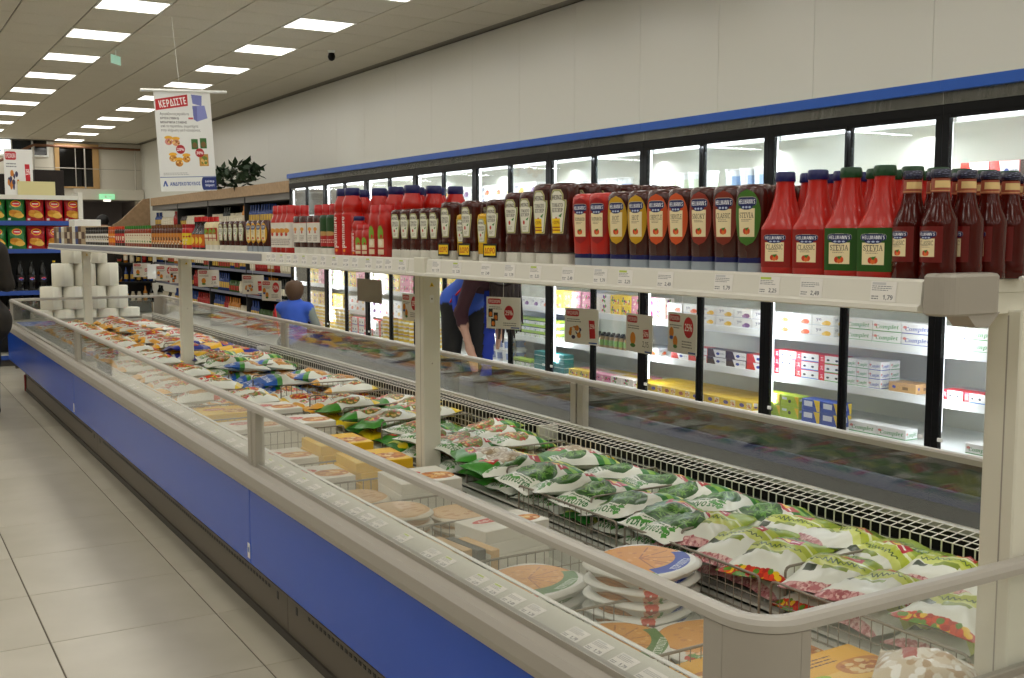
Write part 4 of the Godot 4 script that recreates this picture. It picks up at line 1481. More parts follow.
	parts = [["body", loft(ms, 14), mustard], ["cap", loft([[0.0, 0.024, 0.020, 2.6], [0.024, 0.024, 0.020, 2.6]], 14), white_cap], ["label", wrap_label(ms, 0.055, 0.132, 0.7), keystone_label(Color(0.9, 0.75, 0.1), false)]]
	stock("mustard_bottle", "small yellow mustard squeeze bottle on a white cap", "bottle", "small mustard bottles", parts, columns_of([-3.078, -2.938, -2.785], 3, 0.066, 1.665))

	# big red bottles with navy screw caps and white lettering running up
	var pm := [[0.0, 0.036, 0.036, 2.2], [0.004, 0.040, 0.040, 2.2], [0.165, 0.040, 0.040, 2.2], [0.172, 0.036, 0.036, 2.1], [0.178, 0.042, 0.042, 2.0], [0.205, 0.040, 0.040, 2.0], [0.232, 0.029, 0.029, 2.0], [0.236, 0.028, 0.028, 2.0]]
	var pc := [[0.235, 0.029, 0.029, 2.0], [0.238, 0.031, 0.031, 2.0], [0.262, 0.030, 0.030, 2.0], [0.265, 0.027, 0.027, 2.0]]
	var up := plain_label(Color(0.74, 0.06, 0.04), func(c):
		c.text("pummaro", 46, 110, 58, Color(0.95, 0.93, 0.9), true, false, -PI / 2, 190)
		c.oval(48, 222, 12, 9, rgb8(240, 150, 30)), 96, 240)
	parts = [["body", loft(pm, 18), red], ["cap", loft(pc, 16), navy], ["label", wrap_label(pm, 0.01, 0.162, 0.9), up]]
	stock("ketchup_bottle", "tall red ribbed ketchup bottle with a wide navy screw cap", "bottle", "tall navy capped red bottles", parts, columns_of([-4.085, -4.0], 1, 0.09, 1.66) + columns_of([-4.34, -4.15, -3.965, -3.81, -3.665], 3, 0.09, 1.76))
	var ps := []
	for r in pm: ps.append([r[0] * 0.58, r[1] * 0.72, r[2] * 0.72, r[3]])
	var pcs := []
	for r in pc: pcs.append([r[0] * 0.58, r[1] * 0.72, r[2] * 0.72, r[3]])
	parts = [["body", loft(ps, 16), red], ["cap", loft(pcs, 14), navy], ["label", wrap_label(ps, 0.006, 0.094, 0.9), up]]
	stock("ketchup_bottle", "small red ketchup bottle with a navy screw cap and white lettering", "bottle", "small navy capped red bottles", parts, columns_of([-3.985, -3.92], 1, 0.06, 1.655))
	# slim red cartons with a green leaf label
	var sl := [[0.0, 0.026, 0.026, 3.0], [0.003, 0.030, 0.030, 3.2], [0.15, 0.030, 0.030, 3.2], [0.16, 0.027, 0.027, 2.6], [0.165, 0.027, 0.027, 2.4]]
	var slc := [[0.164, 0.0275, 0.0275, 2.4], [0.188, 0.0265, 0.0265, 2.4], [0.191, 0.024, 0.024, 2.4]]
	var leaf := plain_label(Color(0.68, 0.05, 0.035), func(c):
		c.oval(46, 40, 34, 34, rgb8(120, 160, 40))
		c.rect(14, 62, 70, 66, rgb8(225, 205, 170))
		c.oval(48, 78, 22, 13, rgb8(235, 225, 200))
		c.rect(14, 98, 70, 8, rgb8(170, 40, 25))
		c.oval(58, 52, 12, 9, rgb8(190, 40, 25)), 96, 128)
	parts = [["body", loft(sl, 14), red], ["cap", loft(slc, 12), red_cap], ["label", wrap_label(sl, 0.01, 0.12, 0.8), leaf]]
	stock("ketchup_bottle", "slim red ketchup bottle with a green leaf on its cream label", "bottle", "slim leaf label red bottles", parts, columns_of([-3.742, -3.66], 5, 0.068) + columns_of([-3.55, -3.44, -3.33, -3.23], 2, 0.068, 1.86))
	var sh := []
	for r in sl: sh.append([r[0] * 0.62, r[1] * 0.9, r[2] * 0.9, r[3]])
	var shc := []
	for r in slc: shc.append([r[0] * 0.62 + 0.002, r[1] * 0.9, r[2] * 0.9, r[3]])
	parts = [["body", loft(sh, 14), red], ["cap", loft(shc, 12), red_cap], ["label", wrap_label(sh, 0.01, 0.075, 0.8), leaf]]
	stock("ketchup_bottle", "short slim red ketchup bottle with a green leaf label", "bottle", "short leaf label red bottles", parts, columns_of([-3.868, -3.806], 1, 0.06, 1.65))

	# farther along: white label reds, brown twins, green tub
	var wl := plain_label(Color(0.90, 0.88, 0.84), func(c):
		c.rect(0, 0, 96, 4, rgb8(190, 60, 40))
		c.oval(48, 44, 22, 12, rgb8(220, 150, 60))
		c.oval(48, 62, 9, 9, rgb8(190, 45, 25))
		c.scribble(20, 84, 56, 4, 9, rgb8(120, 100, 90), rng), 96, 128)
	var wb := [[0.0, 0.026, 0.026, 2.4], [0.003, 0.029, 0.029, 2.6], [0.145, 0.029, 0.029, 2.6], [0.165, 0.022, 0.022, 2.2], [0.18, 0.019, 0.019, 2.0]]
	var wc := [[0.179, 0.021, 0.021, 2.0], [0.213, 0.020, 0.020, 2.0], [0.215, 0.018, 0.018, 2.0]]
	parts = [["body", loft(wb, 14), red], ["cap", loft(wc, 12), red_cap], ["label", wrap_label(wb, 0.025, 0.14, 1.5), wl]]
	stock("ketchup_bottle", "slim red bottle with a tall white label and red cap", "bottle", "white label red bottles", parts, columns_of([-4.89, -4.825, -4.76, -4.695], 2, 0.062) + columns_of([-4.60, -4.51, -4.42, -4.33, -4.24], 3, 0.07, 1.75))
	var bt := [[0.0285, 0.030, 0.024, 3.0], [0.032, 0.032, 0.027, 3.0], [0.155, 0.033, 0.028, 3.0], [0.163, 0.030, 0.025, 2.6]]
	parts = [["body", loft(bt, 14), brown], ["cap", loft([[0.0, 0.031, 0.025, 3.0], [0.0285, 0.031, 0.025, 3.0]], 14), white_cap], ["label", wrap_label(bt, 0.05, 0.135, 0.8), wl]]
	stock("squeeze_bottle", "flat brown squeeze bottle with a white label on a white cap", "bottle", "white label brown bottles", parts, columns_of([-4.575, -4.50, -4.405, -4.335], 2, 0.06))
	var tub_print := plain_label(Color(0.12, 0.28, 0.12), func(c): c.rect(0, 76, 96, 52, rgb8(170, 25, 30)); c.oval(48, 70, 26, 10, rgb8(190, 150, 90)); c.scribble(20, 96, 56, 2, 10, rgb8(235, 215, 200), rng), 96, 128)
	parts = [["body", loft([[0.028, 0.032, 0.032, 2.4], [0.155, 0.034, 0.034, 2.4], [0.163, 0.030, 0.030, 2.2]], 16), green_cap], ["cap", loft([[0.0, 0.032, 0.032, 2.4], [0.028, 0.032, 0.032, 2.4]], 16), white_cap], ["label", wrap_label([[0.028, 0.032, 0.032, 2.4], [0.155, 0.034, 0.034, 2.4]], 0.035, 0.15, 2.2, false, 0.0007, 14, 2), tub_print]]
	stock("sauce_tub", "green and red cylindrical sauce tub on a white cap", "tub", "green and red sauce tubs", parts, columns_of([-4.245, -4.17], 2, 0.07))

	# the far end of the shelf
	var mayo_rows := [[0.028, 0.033, 0.026, 2.6], [0.08, 0.036, 0.03, 2.6], [0.14, 0.035, 0.029, 2.6], [0.152, 0.027, 0.022, 2.2]]
	var mayo := maker_label(rgb8(215, 160, 30), "BBQ")
	parts = [["body", loft(mayo_rows, 12), brown], ["cap", loft([[0.0, 0.032, 0.026, 2.6], [0.028, 0.032, 0.026, 2.6]], 12), clear_base], ["label", wrap_label(mayo_rows, 0.04, 0.142, 0.8, true), mayo]]
	stock("squeeze_bottle", "brown squeeze bottle with a yellow crescent label on a clear base", "bottle", "yellow label squeeze bottles", parts, columns_of([-5.26, -5.18, -5.10, -5.02], 2, 0.06))
	var pale := mat(Color(0.86, 0.80, 0.62), 0.35)
	parts = [["body", loft(mayo_rows, 12), pale], ["cap", loft([[0.0, 0.032, 0.026, 2.6], [0.028, 0.032, 0.026, 2.6]], 12), white_cap], ["label", wrap_label(mayo_rows, 0.05, 0.12, 0.7), leaf]]
	stock("squeeze_bottle", "pale cream squeeze bottle with a small red and green label", "bottle", "pale dressing bottles", parts, columns_of([-6.02, -5.94, -5.86], 2, 0.06))
	parts = [["body", loft(mayo_rows, 12), brown], ["cap", loft([[0.0, 0.032, 0.026, 2.6], [0.028, 0.032, 0.026, 2.6]], 12), white_cap], ["label", wrap_label(mayo_rows, 0.05, 0.14, 0.6), key_plain]]
	stock("squeeze_bottle", "dark brown squeeze bottle with a narrow pale label and white cap", "bottle", "narrow label dark bottles", parts, columns_of([-5.74, -5.65, -5.56, -5.47, -5.38], 2, 0.06))
	var dark := mat(Color(0.035, 0.03, 0.03), 0.2, 0.0, 0.6)
	var yel := plain_label(rgb8(210, 110, 30), func(c): c.oval(48, 60, 30, 34, rgb8(240, 205, 60)); c.rect(0, 108, 96, 20, rgb8(200, 40, 30)), 96, 128)
	var soy := [[0.0, 0.028, 0.028, 2.2], [0.004, 0.031, 0.031, 2.4], [0.09, 0.031, 0.031, 2.4], [0.125, 0.014, 0.014, 2.0], [0.16, 0.013, 0.013, 2.0]]
	parts = [["body", loft(soy, 12), dark], ["cap", loft([[0.158, 0.016, 0.016, 2.0], [0.185, 0.015, 0.015, 2.0]], 10), red_cap], ["label", wrap_label(soy, 0.012, 0.085, 1.1), yel]]
	stock("soy_bottle", "black sauce bottle with a red cap and yellow label", "bottle", "red capped black bottles", parts, columns_of([-6.30, -6.22, -6.14], 2, 0.066))
	var jar := [[0.0, 0.030, 0.030, 2.4], [0.004, 0.034, 0.034, 2.4], [0.113, 0.034, 0.034, 2.4], [0.125, 0.030, 0.030, 2.0]]
	var jar_lid := [[0.124, 0.032, 0.032, 2.0], [0.126, 0.034, 0.034, 2.0], [0.145, 0.034, 0.034, 2.0]]
	var colors := [[rgb8(90, 40, 20), rgb8(205, 130, 50), rgb8(120, 75, 40), "brown jar with an amber label and dull brown lid"], [rgb8(190, 25, 30), rgb8(235, 205, 40), rgb8(170, 20, 30), "red jar with a yellow band and red lid"],
		[rgb8(150, 55, 25), rgb8(235, 225, 200), rgb8(60, 130, 50), "rust coloured jar with a white label and green lid"], [rgb8(190, 90, 30), rgb8(235, 140, 30), rgb8(225, 95, 25), "orange jar with an orange lid"],
		[rgb8(60, 30, 25), rgb8(200, 55, 55), rgb8(220, 70, 45), "dark jar with a pinkish red label"], [rgb8(40, 35, 30), rgb8(235, 232, 225), rgb8(30, 25, 25), "black jar with a mottled white label"]]
	var spans := [[-7.30, -6.62, 0], [-6.58, -6.36, 1], [-8.15, -7.36, 2], [-8.75, -8.55, 3], [-8.5, -8.2, 4], [-9.75, -8.82, 5]]
	for k in spans.size():
		var d: Array = colors[spans[k][2]]
		var lb := plain_label(d[1], func(c): c.rect(0, 0, 96, 10, d[0]); c.dots(rng, 14, 48, 60, 40, 36, 8, [d[0], d[2], Color(0.9, 0.85, 0.75)]), 96, 96)
		parts = [["body", loft(jar, 12), mat(d[0], 0.3, 0.0, 0.4)], ["lid", loft(jar_lid, 12), mat(d[2], 0.4)], ["label", wrap_label(jar, 0.025, 0.10, 1.5), lb]]
		var zs := []
		var z: float = spans[k][0]
		while z < spans[k][1]:
			zs.append(z)
			z += 0.074
		stock("sauce_jar", d[3], "jar", d[3] + "s in a row", parts, columns_of(zs, 2, 0.075))
	var stripes := [rgb8(120, 90, 60), rgb8(150, 130, 100), rgb8(60, 75, 130), rgb8(95, 65, 45), rgb8(170, 150, 120), rgb8(80, 60, 45)]
	var pouch := box_mesh(Vector3(0.10, 0.16, 0.10), 0.004, "z")
	for k in 11:
		var col: Color = stripes[k % stripes.size()]
		stock("spice_carton", "tall narrow spice carton in dull brown or blue stripes", "carton", "spice cartons at the shelf's far end", [["carton", pouch, M.cream if k % 4 == 3 else mat(col, 0.6)], ["print", box_tag(0.06, 0.06, 0.08, 0.0506), mat(Color(0.8, 0.75, 0.65) if k % 2 else Color(0.35, 0.25, 0.2), 0.5)]], columns_of([-11.5 + k * 0.155], 2, 0.12, 1.68))


# a flat tag facing the front (+z local), centred at height y, at depth z
func box_tag(w: float, h: float, y: float, z: float) -> ArrayMesh:
	var st := tool()
	bevel_box(st, Vector3(-w / 2, y - h / 2, z), Vector3(w / 2, y + h / 2, z + 0.0015), 0.0, Rect2(0.001, 0.001, 0.002, 0.002), "z")
	return done(st)


# ---------------------------------------------------------------- packs, tubs and tins in the fridges
func pack_print(kind: String, no: int) -> StandardMaterial3D:
	var c := Canvas.new(128, 64, Color(0.90, 0.90, 0.89))
	var tone: Color = [rgb8(225, 90, 40), rgb8(230, 180, 40), rgb8(110, 60, 130), rgb8(205, 50, 80), rgb8(90, 150, 60)][no % 5]
	match kind:
		"fruit":
			c.oval(92, 44, 22, 16, tone)
			c.oval(72, 48, 12, 10, tone.lightened(0.3))
			c.text("yo", 40, 26, 26, rgb8(70, 70, 110), true, true, -0.1)
			c.rect(0, 58, 128, 6, rgb8(200, 205, 215))
		"promo":
			c.rect(0, 0, 30, 64, rgb8(215, 25, 35))
			c.text("2+1", 15, 32, 20, Color(0.95, 0.95, 0.95), true, false, -PI / 2, 50)
			c.oval(48, 34, 8, 8, rgb8(35, 35, 40))
			c.oval(94, 34, 8, 8, rgb8(35, 35, 40))
			c.rect(30, 56, 98, 8, rgb8(90, 165, 60) if no % 2 else rgb8(40, 120, 200))
		"brown":
			c.poly([Vector2(0, 0), Vector2(40, 0), Vector2(58, 64), Vector2(0, 64)], rgb8(70, 45, 35) if no % 2 else rgb8(200, 50, 35))
			c.oval(74, 34, 12, 12, rgb8(40, 60, 150))
			c.scribble(90, 26, 32, 2, 8, rgb8(120, 120, 130), rng)
		"yellow":
			c.rect(0, 0, 128, 64, rgb8(228, 190, 35))
			c.oval(40, 34, 20, 16, rgb8(150, 50, 40) if no % 2 else rgb8(80, 60, 140))
			c.rect(80, 6, 40, 52, rgb8(235, 225, 190))
			c.dots(rng, 14, 96, 34, 18, 18, 5, [rgb8(180, 60, 40), rgb8(220, 150, 40)])
		"green":
			c.rect(0, 0, 128, 64, rgb8(165, 190, 45))
			c.oval(64, 32, 10, 10, rgb8(40, 45, 40))
			c.poly([Vector2(96, 0), Vector2(128, 0), Vector2(128, 64)], rgb8(235, 190, 40))
			c.rect(10, 12, 34, 14, rgb8(215, 225, 240))
		"blue":
			c.rect(0, 0, 128, 64, rgb8(30, 70, 165))
			c.rect(16, 10, 60, 30, rgb8(225, 230, 240))
			c.poly([Vector2(84, 0), Vector2(128, 0), Vector2(128, 64), Vector2(108, 64)], rgb8(240, 205, 40))
		"dessert":
			c.rect(0, 0, 128, 64, [rgb8(238, 205, 60), rgb8(230, 150, 175), rgb8(235, 225, 215)][no % 3])
			c.dots(rng, 9, 64, 34, 56, 22, 9, [rgb8(90, 50, 120), rgb8(215, 60, 110), rgb8(245, 235, 210), rgb8(90, 150, 60)])
		"letter":
			c.text("Complet", 66, 36, 30, rgb8(50, 70, 160) if no % 2 else rgb8(60, 140, 70), true, true, -0.05, 100, 0.2)
			c.rect(0, 58, 128, 6, rgb8(60, 150, 70) if no % 2 == 0 else rgb8(60, 80, 170))
			c.oval(14, 26, 8, 8, rgb8(215, 120, 110))
		"teal":
			c.rect(0, 0, 128, 64, rgb8(25, 125, 125))
			c.rect(0, 26, 128, 6, rgb8(200, 220, 215))
		"kraft":
			c.rect(0, 0, 128, 64, rgb8(190, 150, 95))
			c.oval(26, 30, 9, 10, rgb8(60, 70, 150))
			c.rect(66, 24, 26, 20, rgb8(120, 90, 55))
		"tubside":
			c.rect(0, 0, 128, 64, Color(0.92, 0.93, 0.93))
			c.rect(10, 14, 108, 38, [rgb8(150, 180, 215), rgb8(215, 225, 200), rgb8(130, 150, 200)][no % 3])
			c.oval(64, 33, 22, 12, [rgb8(60, 90, 170), rgb8(90, 150, 70), rgb8(220, 140, 50)][no % 3])
		"tin":
			c.rect(0, 0, 128, 64, rgb8(225, 190, 30))
			c.rect(0, 24, 128, 16, rgb8(240, 238, 225))
			c.rect(0, 2, 128, 4, rgb8(180, 40, 30))
		"lime":
			c.rect(0, 0, 128, 24, rgb8(170, 205, 50))
			c.rect(0, 24, 128, 8, rgb8(60, 60, 60))
			c.dots(rng, 8, 70, 46, 40, 12, 6, [rgb8(90, 150, 60), rgb8(200, 205, 190)])
	return c.material(0.35)


const PACK_WORDS := {"fruit": "white yogurt pack with a fruit printed on it", "promo": "white multipack with a red promotion band", "brown": "white dessert pack with a coloured wedge", "yellow": "yellow pudding pack with a cream panel",
	"green": "lime green pack with a yellow corner", "blue": "blue pack with a yellow corner", "dessert": "bright dessert pack with coloured dots", "letter": "white pack with script lettering and a coloured foot line",
	"teal": "teal box with a pale stripe", "kraft": "brown card tray of cups", "lime": "white pack with a lime green band"}


const PACK_NAMES := {"fruit": "yogurt_pack", "promo": "yogurt_multipack", "brown": "dessert_pack", "yellow": "pudding_pack", "dessert": "cream_dessert_pack", "letter": "spread_pack", "teal": "cheese_box", "kraft": "cup_tray"}


func shelf_goods(kind: String, level: int, z0: float, z1: float, size: Vector3, high: int, deep := 1, gap := 0.004):
	var prints := []
	for k in 3: 
		var key := "print_%s_%d" % [kind, k]
		if not M.has(key): M[key] = pack_print(kind, k)
		prints.append(M[key])
	var where: String = ["on the fridge floor", "on the lowest fridge shelf", "on the second fridge shelf", "on the third fridge shelf", "on the top fridge shelf"][level]
	var x0: float = GX + (0.075 if level == 0 else (0.155 if level < 4 else 0.215))
	var mesh := box_mesh(size, 0.002, "zx")
	var z := z0
	var n := 0
	while z + size.x <= z1 + 0.02:
		for d in deep:
			for h in high:
				single(PACK_NAMES.get(kind, "dairy_pack"), mesh, prints[(n / 2 + d) % 3], PACK_WORDS[kind] + " " + where, "pack", Vector3(x0 + size.z * (0.5 + d) + d * 0.004, LEVELS[level] + 0.0005 + h * (size.y + 0.0008), z + size.x / 2), -PI / 2 + rng.randf_range(-0.03, 0.03), PACK_WORDS[kind] + "s " + where)
		z += size.x + gap
		n += 1


func round_goods(called: String, label: String, rows: Array, lid: Array, body: Material, lid_mat: Material, level: int, z0: float, z1: float, high: int, deep := 1):
	var where: String = ["on the fridge floor", "on the lowest fridge shelf", "on the second fridge shelf", "on the third fridge shelf", "on the top fridge shelf"][level]
	var x0: float = GX + (0.075 if level == 0 else (0.155 if level < 4 else 0.215))
	var a := loft(rows, 16)
	var b := loft(lid, 16)
	var r: float = lid[1][1]
	var tall: float = lid[-1][0] + 0.0006
	var z := z0 + r
	while z + r <= z1 + 0.01:
		for d in deep:
			for h in high:
				var t := thing(called, label + " " + where, called.split("_")[-1], Vector3(x0 + r * (1 + 2.1 * d) + 0.004, LEVELS[level] + 0.0005 + h * tall, z), -PI / 2 + rng.randf_range(-0.3, 0.3), label + "s " + where)
				part("body", a, body, t)
				part("lid", b, lid_mat, t)
		z += r * 2.0 + 0.012


func build_fridge_goods():
	# fridge floor
	shelf_goods("letter", 0, -3.55, -3.05, Vector3(0.17, 0.055, 0.10), 1)
	shelf_goods("green", 0, -5.03, -4.72, Vector3(0.15, 0.07, 0.10), 2)
	shelf_goods("blue", 0, -4.70, -4.34, Vector3(0.15, 0.07, 0.10), 2)
	shelf_goods("letter", 0, -4.33, -3.75, Vector3(0.20, 0.06, 0.10), 1)
	shelf_goods("yellow", 0, -6.35, -5.06, Vector3(0.15, 0.052, 0.09), 1, 4)
	shelf_goods("dessert", 0, -7.25, -6.36, Vector3(0.14, 0.055, 0.09), 1, 3)
	shelf_goods("teal", 0, -7.78, -7.30, Vector3(0.15, 0.075, 0.10), 2)
	shelf_goods("lime", 0, -8.15, -7.80, Vector3(0.15, 0.06, 0.09), 1)
	# lowest shelf
	shelf_goods("kraft", 1, -4.12, -3.80, Vector3(0.19, 0.055, 0.12), 1)
	shelf_goods("promo", 1, -5.02, -4.46, Vector3(0.185, 0.052, 0.09), 3)
	shelf_goods("letter", 1, -4.44, -4.16, Vector3(0.085, 0.052, 0.08), 3, 2)
	shelf_goods("promo", 1, -3.76, -3.05, Vector3(0.13, 0.055, 0.09), 1)
	shelf_goods("brown", 1, -6.05, -5.06, Vector3(0.19, 0.052, 0.09), 2)
	shelf_goods("fruit", 1, -6.55, -6.07, Vector3(0.17, 0.05, 0.09), 1)
	var small := plain_label(rgb8(150, 120, 70), func(c): c.rect(0, 40, 96, 60, rgb8(110, 150, 60)); c.oval(48, 70, 20, 20, rgb8(225, 215, 185)), 96, 128)
	round_goods("sauce_bottle", "small brown drink bottle with a green label", [[0.0, 0.024, 0.024, 2.2], [0.06, 0.025, 0.025, 2.2], [0.09, 0.013, 0.013, 2.0]], [[0.089, 0.014, 0.014, 2.0], [0.092, 0.026, 0.026, 2.0], [0.093, 0.015, 0.015, 2.0], [0.105, 0.014, 0.014, 2.0]], small, M.black_gloss, 1, -7.35, -6.6, 1, 3)
	var tub_rows := [[0.0, 0.046, 0.046, 2.6], [0.095, 0.054, 0.054, 2.8]]
	var tub_lid := [[0.094, 0.055, 0.055, 2.8], [0.097, 0.057, 0.057, 2.8], [0.106, 0.057, 0.057, 2.8]]
	var sides := []
	for k in 3: sides.append(pack_print("tubside", k))
	round_goods("dairy_tub", "blue and white cheese tub", tub_rows, tub_lid, sides[2], M.white, 0, -8.75, -8.18, 2, 2)
	round_goods("dairy_tub", "white tub with a pale blue label", tub_rows, tub_lid, sides[0], M.white, 1, -8.75, -8.30, 2)
	shelf_goods("lime", 1, -8.28, -7.4, Vector3(0.15, 0.055, 0.09), 3)
	# second shelf
	shelf_goods("letter", 2, -4.45, -3.02, Vector3(0.20, 0.062, 0.09), 2)
	shelf_goods("fruit", 2, -6.10, -4.50, Vector3(0.17, 0.062, 0.09), 2)
	shelf_goods("dessert", 2, -7.60, -6.15, Vector3(0.13, 0.075, 0.09), 2)
	shelf_goods("fruit", 2, -8.75, -7.65, Vector3(0.15, 0.07, 0.09), 1)
	# top shelf, seen over the bottles
	var tall_rows := [[0.0, 0.050, 0.050, 2.4], [0.17, 0.058, 0.058, 2.4]]
	var tall_lid := [[0.169, 0.059, 0.059, 2.4], [0.172, 0.062, 0.062, 2.4], [0.184, 0.062, 0.062, 2.4]]
	round_goods("yogurt_bucket", "tall white yogurt bucket with a blue label", tall_rows, tall_lid, sides[0], M.white, 4, -5.62, -4.98, 1)
	round_goods("yogurt_bucket", "tall white yogurt bucket with a green label", tall_rows, tall_lid, sides[1], M.white, 4, -6.55, -5.66, 1)
	round_goods("yogurt_bucket", "tall white yogurt bucket with an orange mark", tall_rows, tall_lid, pack_print("tubside", 2), M.white, 4, -7.8, -6.6, 1)
	shelf_goods("fruit", 4, -10.2, -7.85, Vector3(0.2, 0.10, 0.10), 2)
	shelf_goods("brown", 4, -3.75, -2.9, Vector3(0.17, 0.12, 0.10), 1)
	# towards the far end
	var tin_side := pack_print("tin", 0)
	round_goods("cheese_tin", "yellow and white round tin", [[0.0, 0.060, 0.060, 2.0], [0.075, 0.060, 0.060, 2.0]], [[0.074, 0.061, 0.061, 2.0], [0.076, 0.062, 0.062, 2.0], [0.082, 0.061, 0.061, 2.0]], tin_side, M.white, 0, -11.0, -9.6, 3)
	round_goods("cheese_tin", "yellow and white round tin", [[0.0, 0.060, 0.060, 2.0], [0.075, 0.060, 0.060, 2.0]], [[0.074, 0.061, 0.061, 2.0], [0.076, 0.062, 0.062, 2.0], [0.082, 0.061, 0.061, 2.0]], tin_side, M.white, 0, -13.5, -11.9, 3)
	shelf_goods("yellow", 1, -13.5, -12.2, Vector3(0.2, 0.08, 0.1), 2)
	shelf_goods("promo", 0, -11.85, -11.05, Vector3(0.2, 0.09, 0.1), 2)
	shelf_goods("fruit", 1, -12.1, -10.4, Vector3(0.16, 0.08, 0.1), 2)
	shelf_goods("lime", 1, -10.35, -9.2, Vector3(0.16, 0.10, 0.1), 1)
	shelf_goods("dessert", 2, -13.5, -9.3, Vector3(0.2, 0.09, 0.1), 2)


# ---------------------------------------------------------------- offer cards under the shelf, and the banner
func offer_print(no: int) -> StandardMaterial3D:
	var c := Canvas.new(208, 136, Color(0.94, 0.935, 0.925))
	c.oval(50, 20, 40, 12, rgb8(190, 25, 40), 6.0)
	c.text("ΠΡΟΣΦΟΡΑ", 50, 20, 20, Color(0.95, 0.92, 0.92), true, false, 0, 72)
	c.scribble(16, 42, 90, 2, 8, rgb8(110, 110, 115), rng)
	match no % 4:
		0:
			c.oval(56, 92, 26, 30, rgb8(240, 240, 235)); c.oval(56, 88, 21, 22, rgb8(225, 140, 35)); c.oval(56, 112, 20, 7, rgb8(60, 120, 50))
			c.poly([Vector2(136, 54), Vector2(178, 50), Vector2(180, 80), Vector2(138, 84)], rgb8(190, 25, 40))
			c.text("50%", 158, 67, 26, Color.WHITE, true, false, 0, 36)
			c.text("2,15", 156, 104, 26, rgb8(70, 70, 75), false)
		1:
			for p in [[28, 72, rgb8(40, 70, 160)], [56, 100, rgb8(60, 120, 60)]]:
				c.oval(p[0], p[1], 20, 26, rgb8(230, 230, 225)); c.oval(p[0], p[1] - 3, 16, 18, rgb8(225, 140, 35)); c.oval(p[0], p[1] + 14, 14, 6, p[2])
			c.oval(150, 46, 34, 34, rgb8(190, 25, 40)); c.oval(150, 46, 31, 31, rgb8(205, 30, 45))
			c.text("25%", 150, 46, 34, Color.WHITE, true, false, 0, 52)
			c.scribble(104, 92, 80, 3, 9, rgb8(130, 130, 135), rng)
		2:
			c.dots(rng, 16, 70, 92, 46, 22, 10, [rgb8(210, 130, 50), rgb8(60, 55, 90), rgb8(235, 225, 210)])
			c.poly([Vector2(150, 44), Vector2(184, 44), Vector2(190, 110), Vector2(156, 112)], rgb8(200, 28, 42))
			c.text("25%", 170, 66, 24, Color.WHITE, true, false, 0, 28)
		3:
			for p in [[26, 70], [58, 84], [42, 110]]:
				c.rect(p[0] - 13, p[1] - 17, 26, 34, rgb8(45, 35, 30)); c.oval(p[0], p[1] + 4, 10, 10, rgb8(225, 120, 30))
			c.oval(138, 66, 28, 30, rgb8(190, 25, 40))
			c.text("25%", 138, 66, 28, Color.WHITE, true, false, 0, 44)
			c.scribble(104, 108, 80, 2, 9, rgb8(130, 130, 135), rng)
	c.rect(150, 126, 50, 5, rgb8(60, 90, 170))
	return c.material(0.6)


func build_price_cards():
	var words := ["offer card with a burger dish and a half price mark", "offer card with two orange dishes and a round red discount mark", "offer card with a food mix and a red discount flag", "offer card with three dark packs and a round discount mark"]
	var mats := []
	for k in 4: mats.append(offer_print(k))
	var st := tool()
	bevel_box(st, Vector3(-0.080, -0.125, -0.001), Vector3(0.080, 0, 0.001), 0.0, Rect2(0.001, 0.001, 0.002, 0.002), "z")
	var card := done(st)
	var cord := path_tube([Vector3(0, 0, 0), Vector3(0, 0.10, 0)], 0.0009, 4)
	# z along the shelf's far edge, kind, turn, height of the top edge
	for a in [[-2.57, 1, -0.12, 1.262], [-2.785, 0, -0.1, 1.245], [-3.115, 2, 0.22, 1.245], [-3.655, 3, 0.45, 1.258], [-4.50, 1, 0.05, 1.232], [-6.48, 1, 0.5, 1.222], [-6.85, 2, 0.7, 1.245], [-7.9, 0, 0.9, 1.25], [-8.75, 3, 1.0, 1.245], [-9.2, 1, 1.1, 1.25], [-9.65, 2, -0.9, 1.25], [-10.1, 0, 1.0, 1.25]]:
		var t := thing("offer_card", "hanging " + words[a[1]], "sign", Vector3(2.147, a[3], a[0]), -PI / 2 + a[2], "offer cards hanging under the shelf: " + words[a[1]])
		part("card", card, mats[a[1]], t)
		part("cord", cord, M.white, t)
	var b := thing("offer_card", "hanging grey card showing its blank back", "sign", Vector3(2.147, 1.283, -4.97), -PI / 2 - 0.02)
	part("card", box_mesh(Vector3(0.32, 0.115, 0.002), 0.0, "", false), mat(Color(0.62, 0.60, 0.56), 0.8), b, Vector3(0, -0.057, 0))
	part("cord", cord, M.white, b)


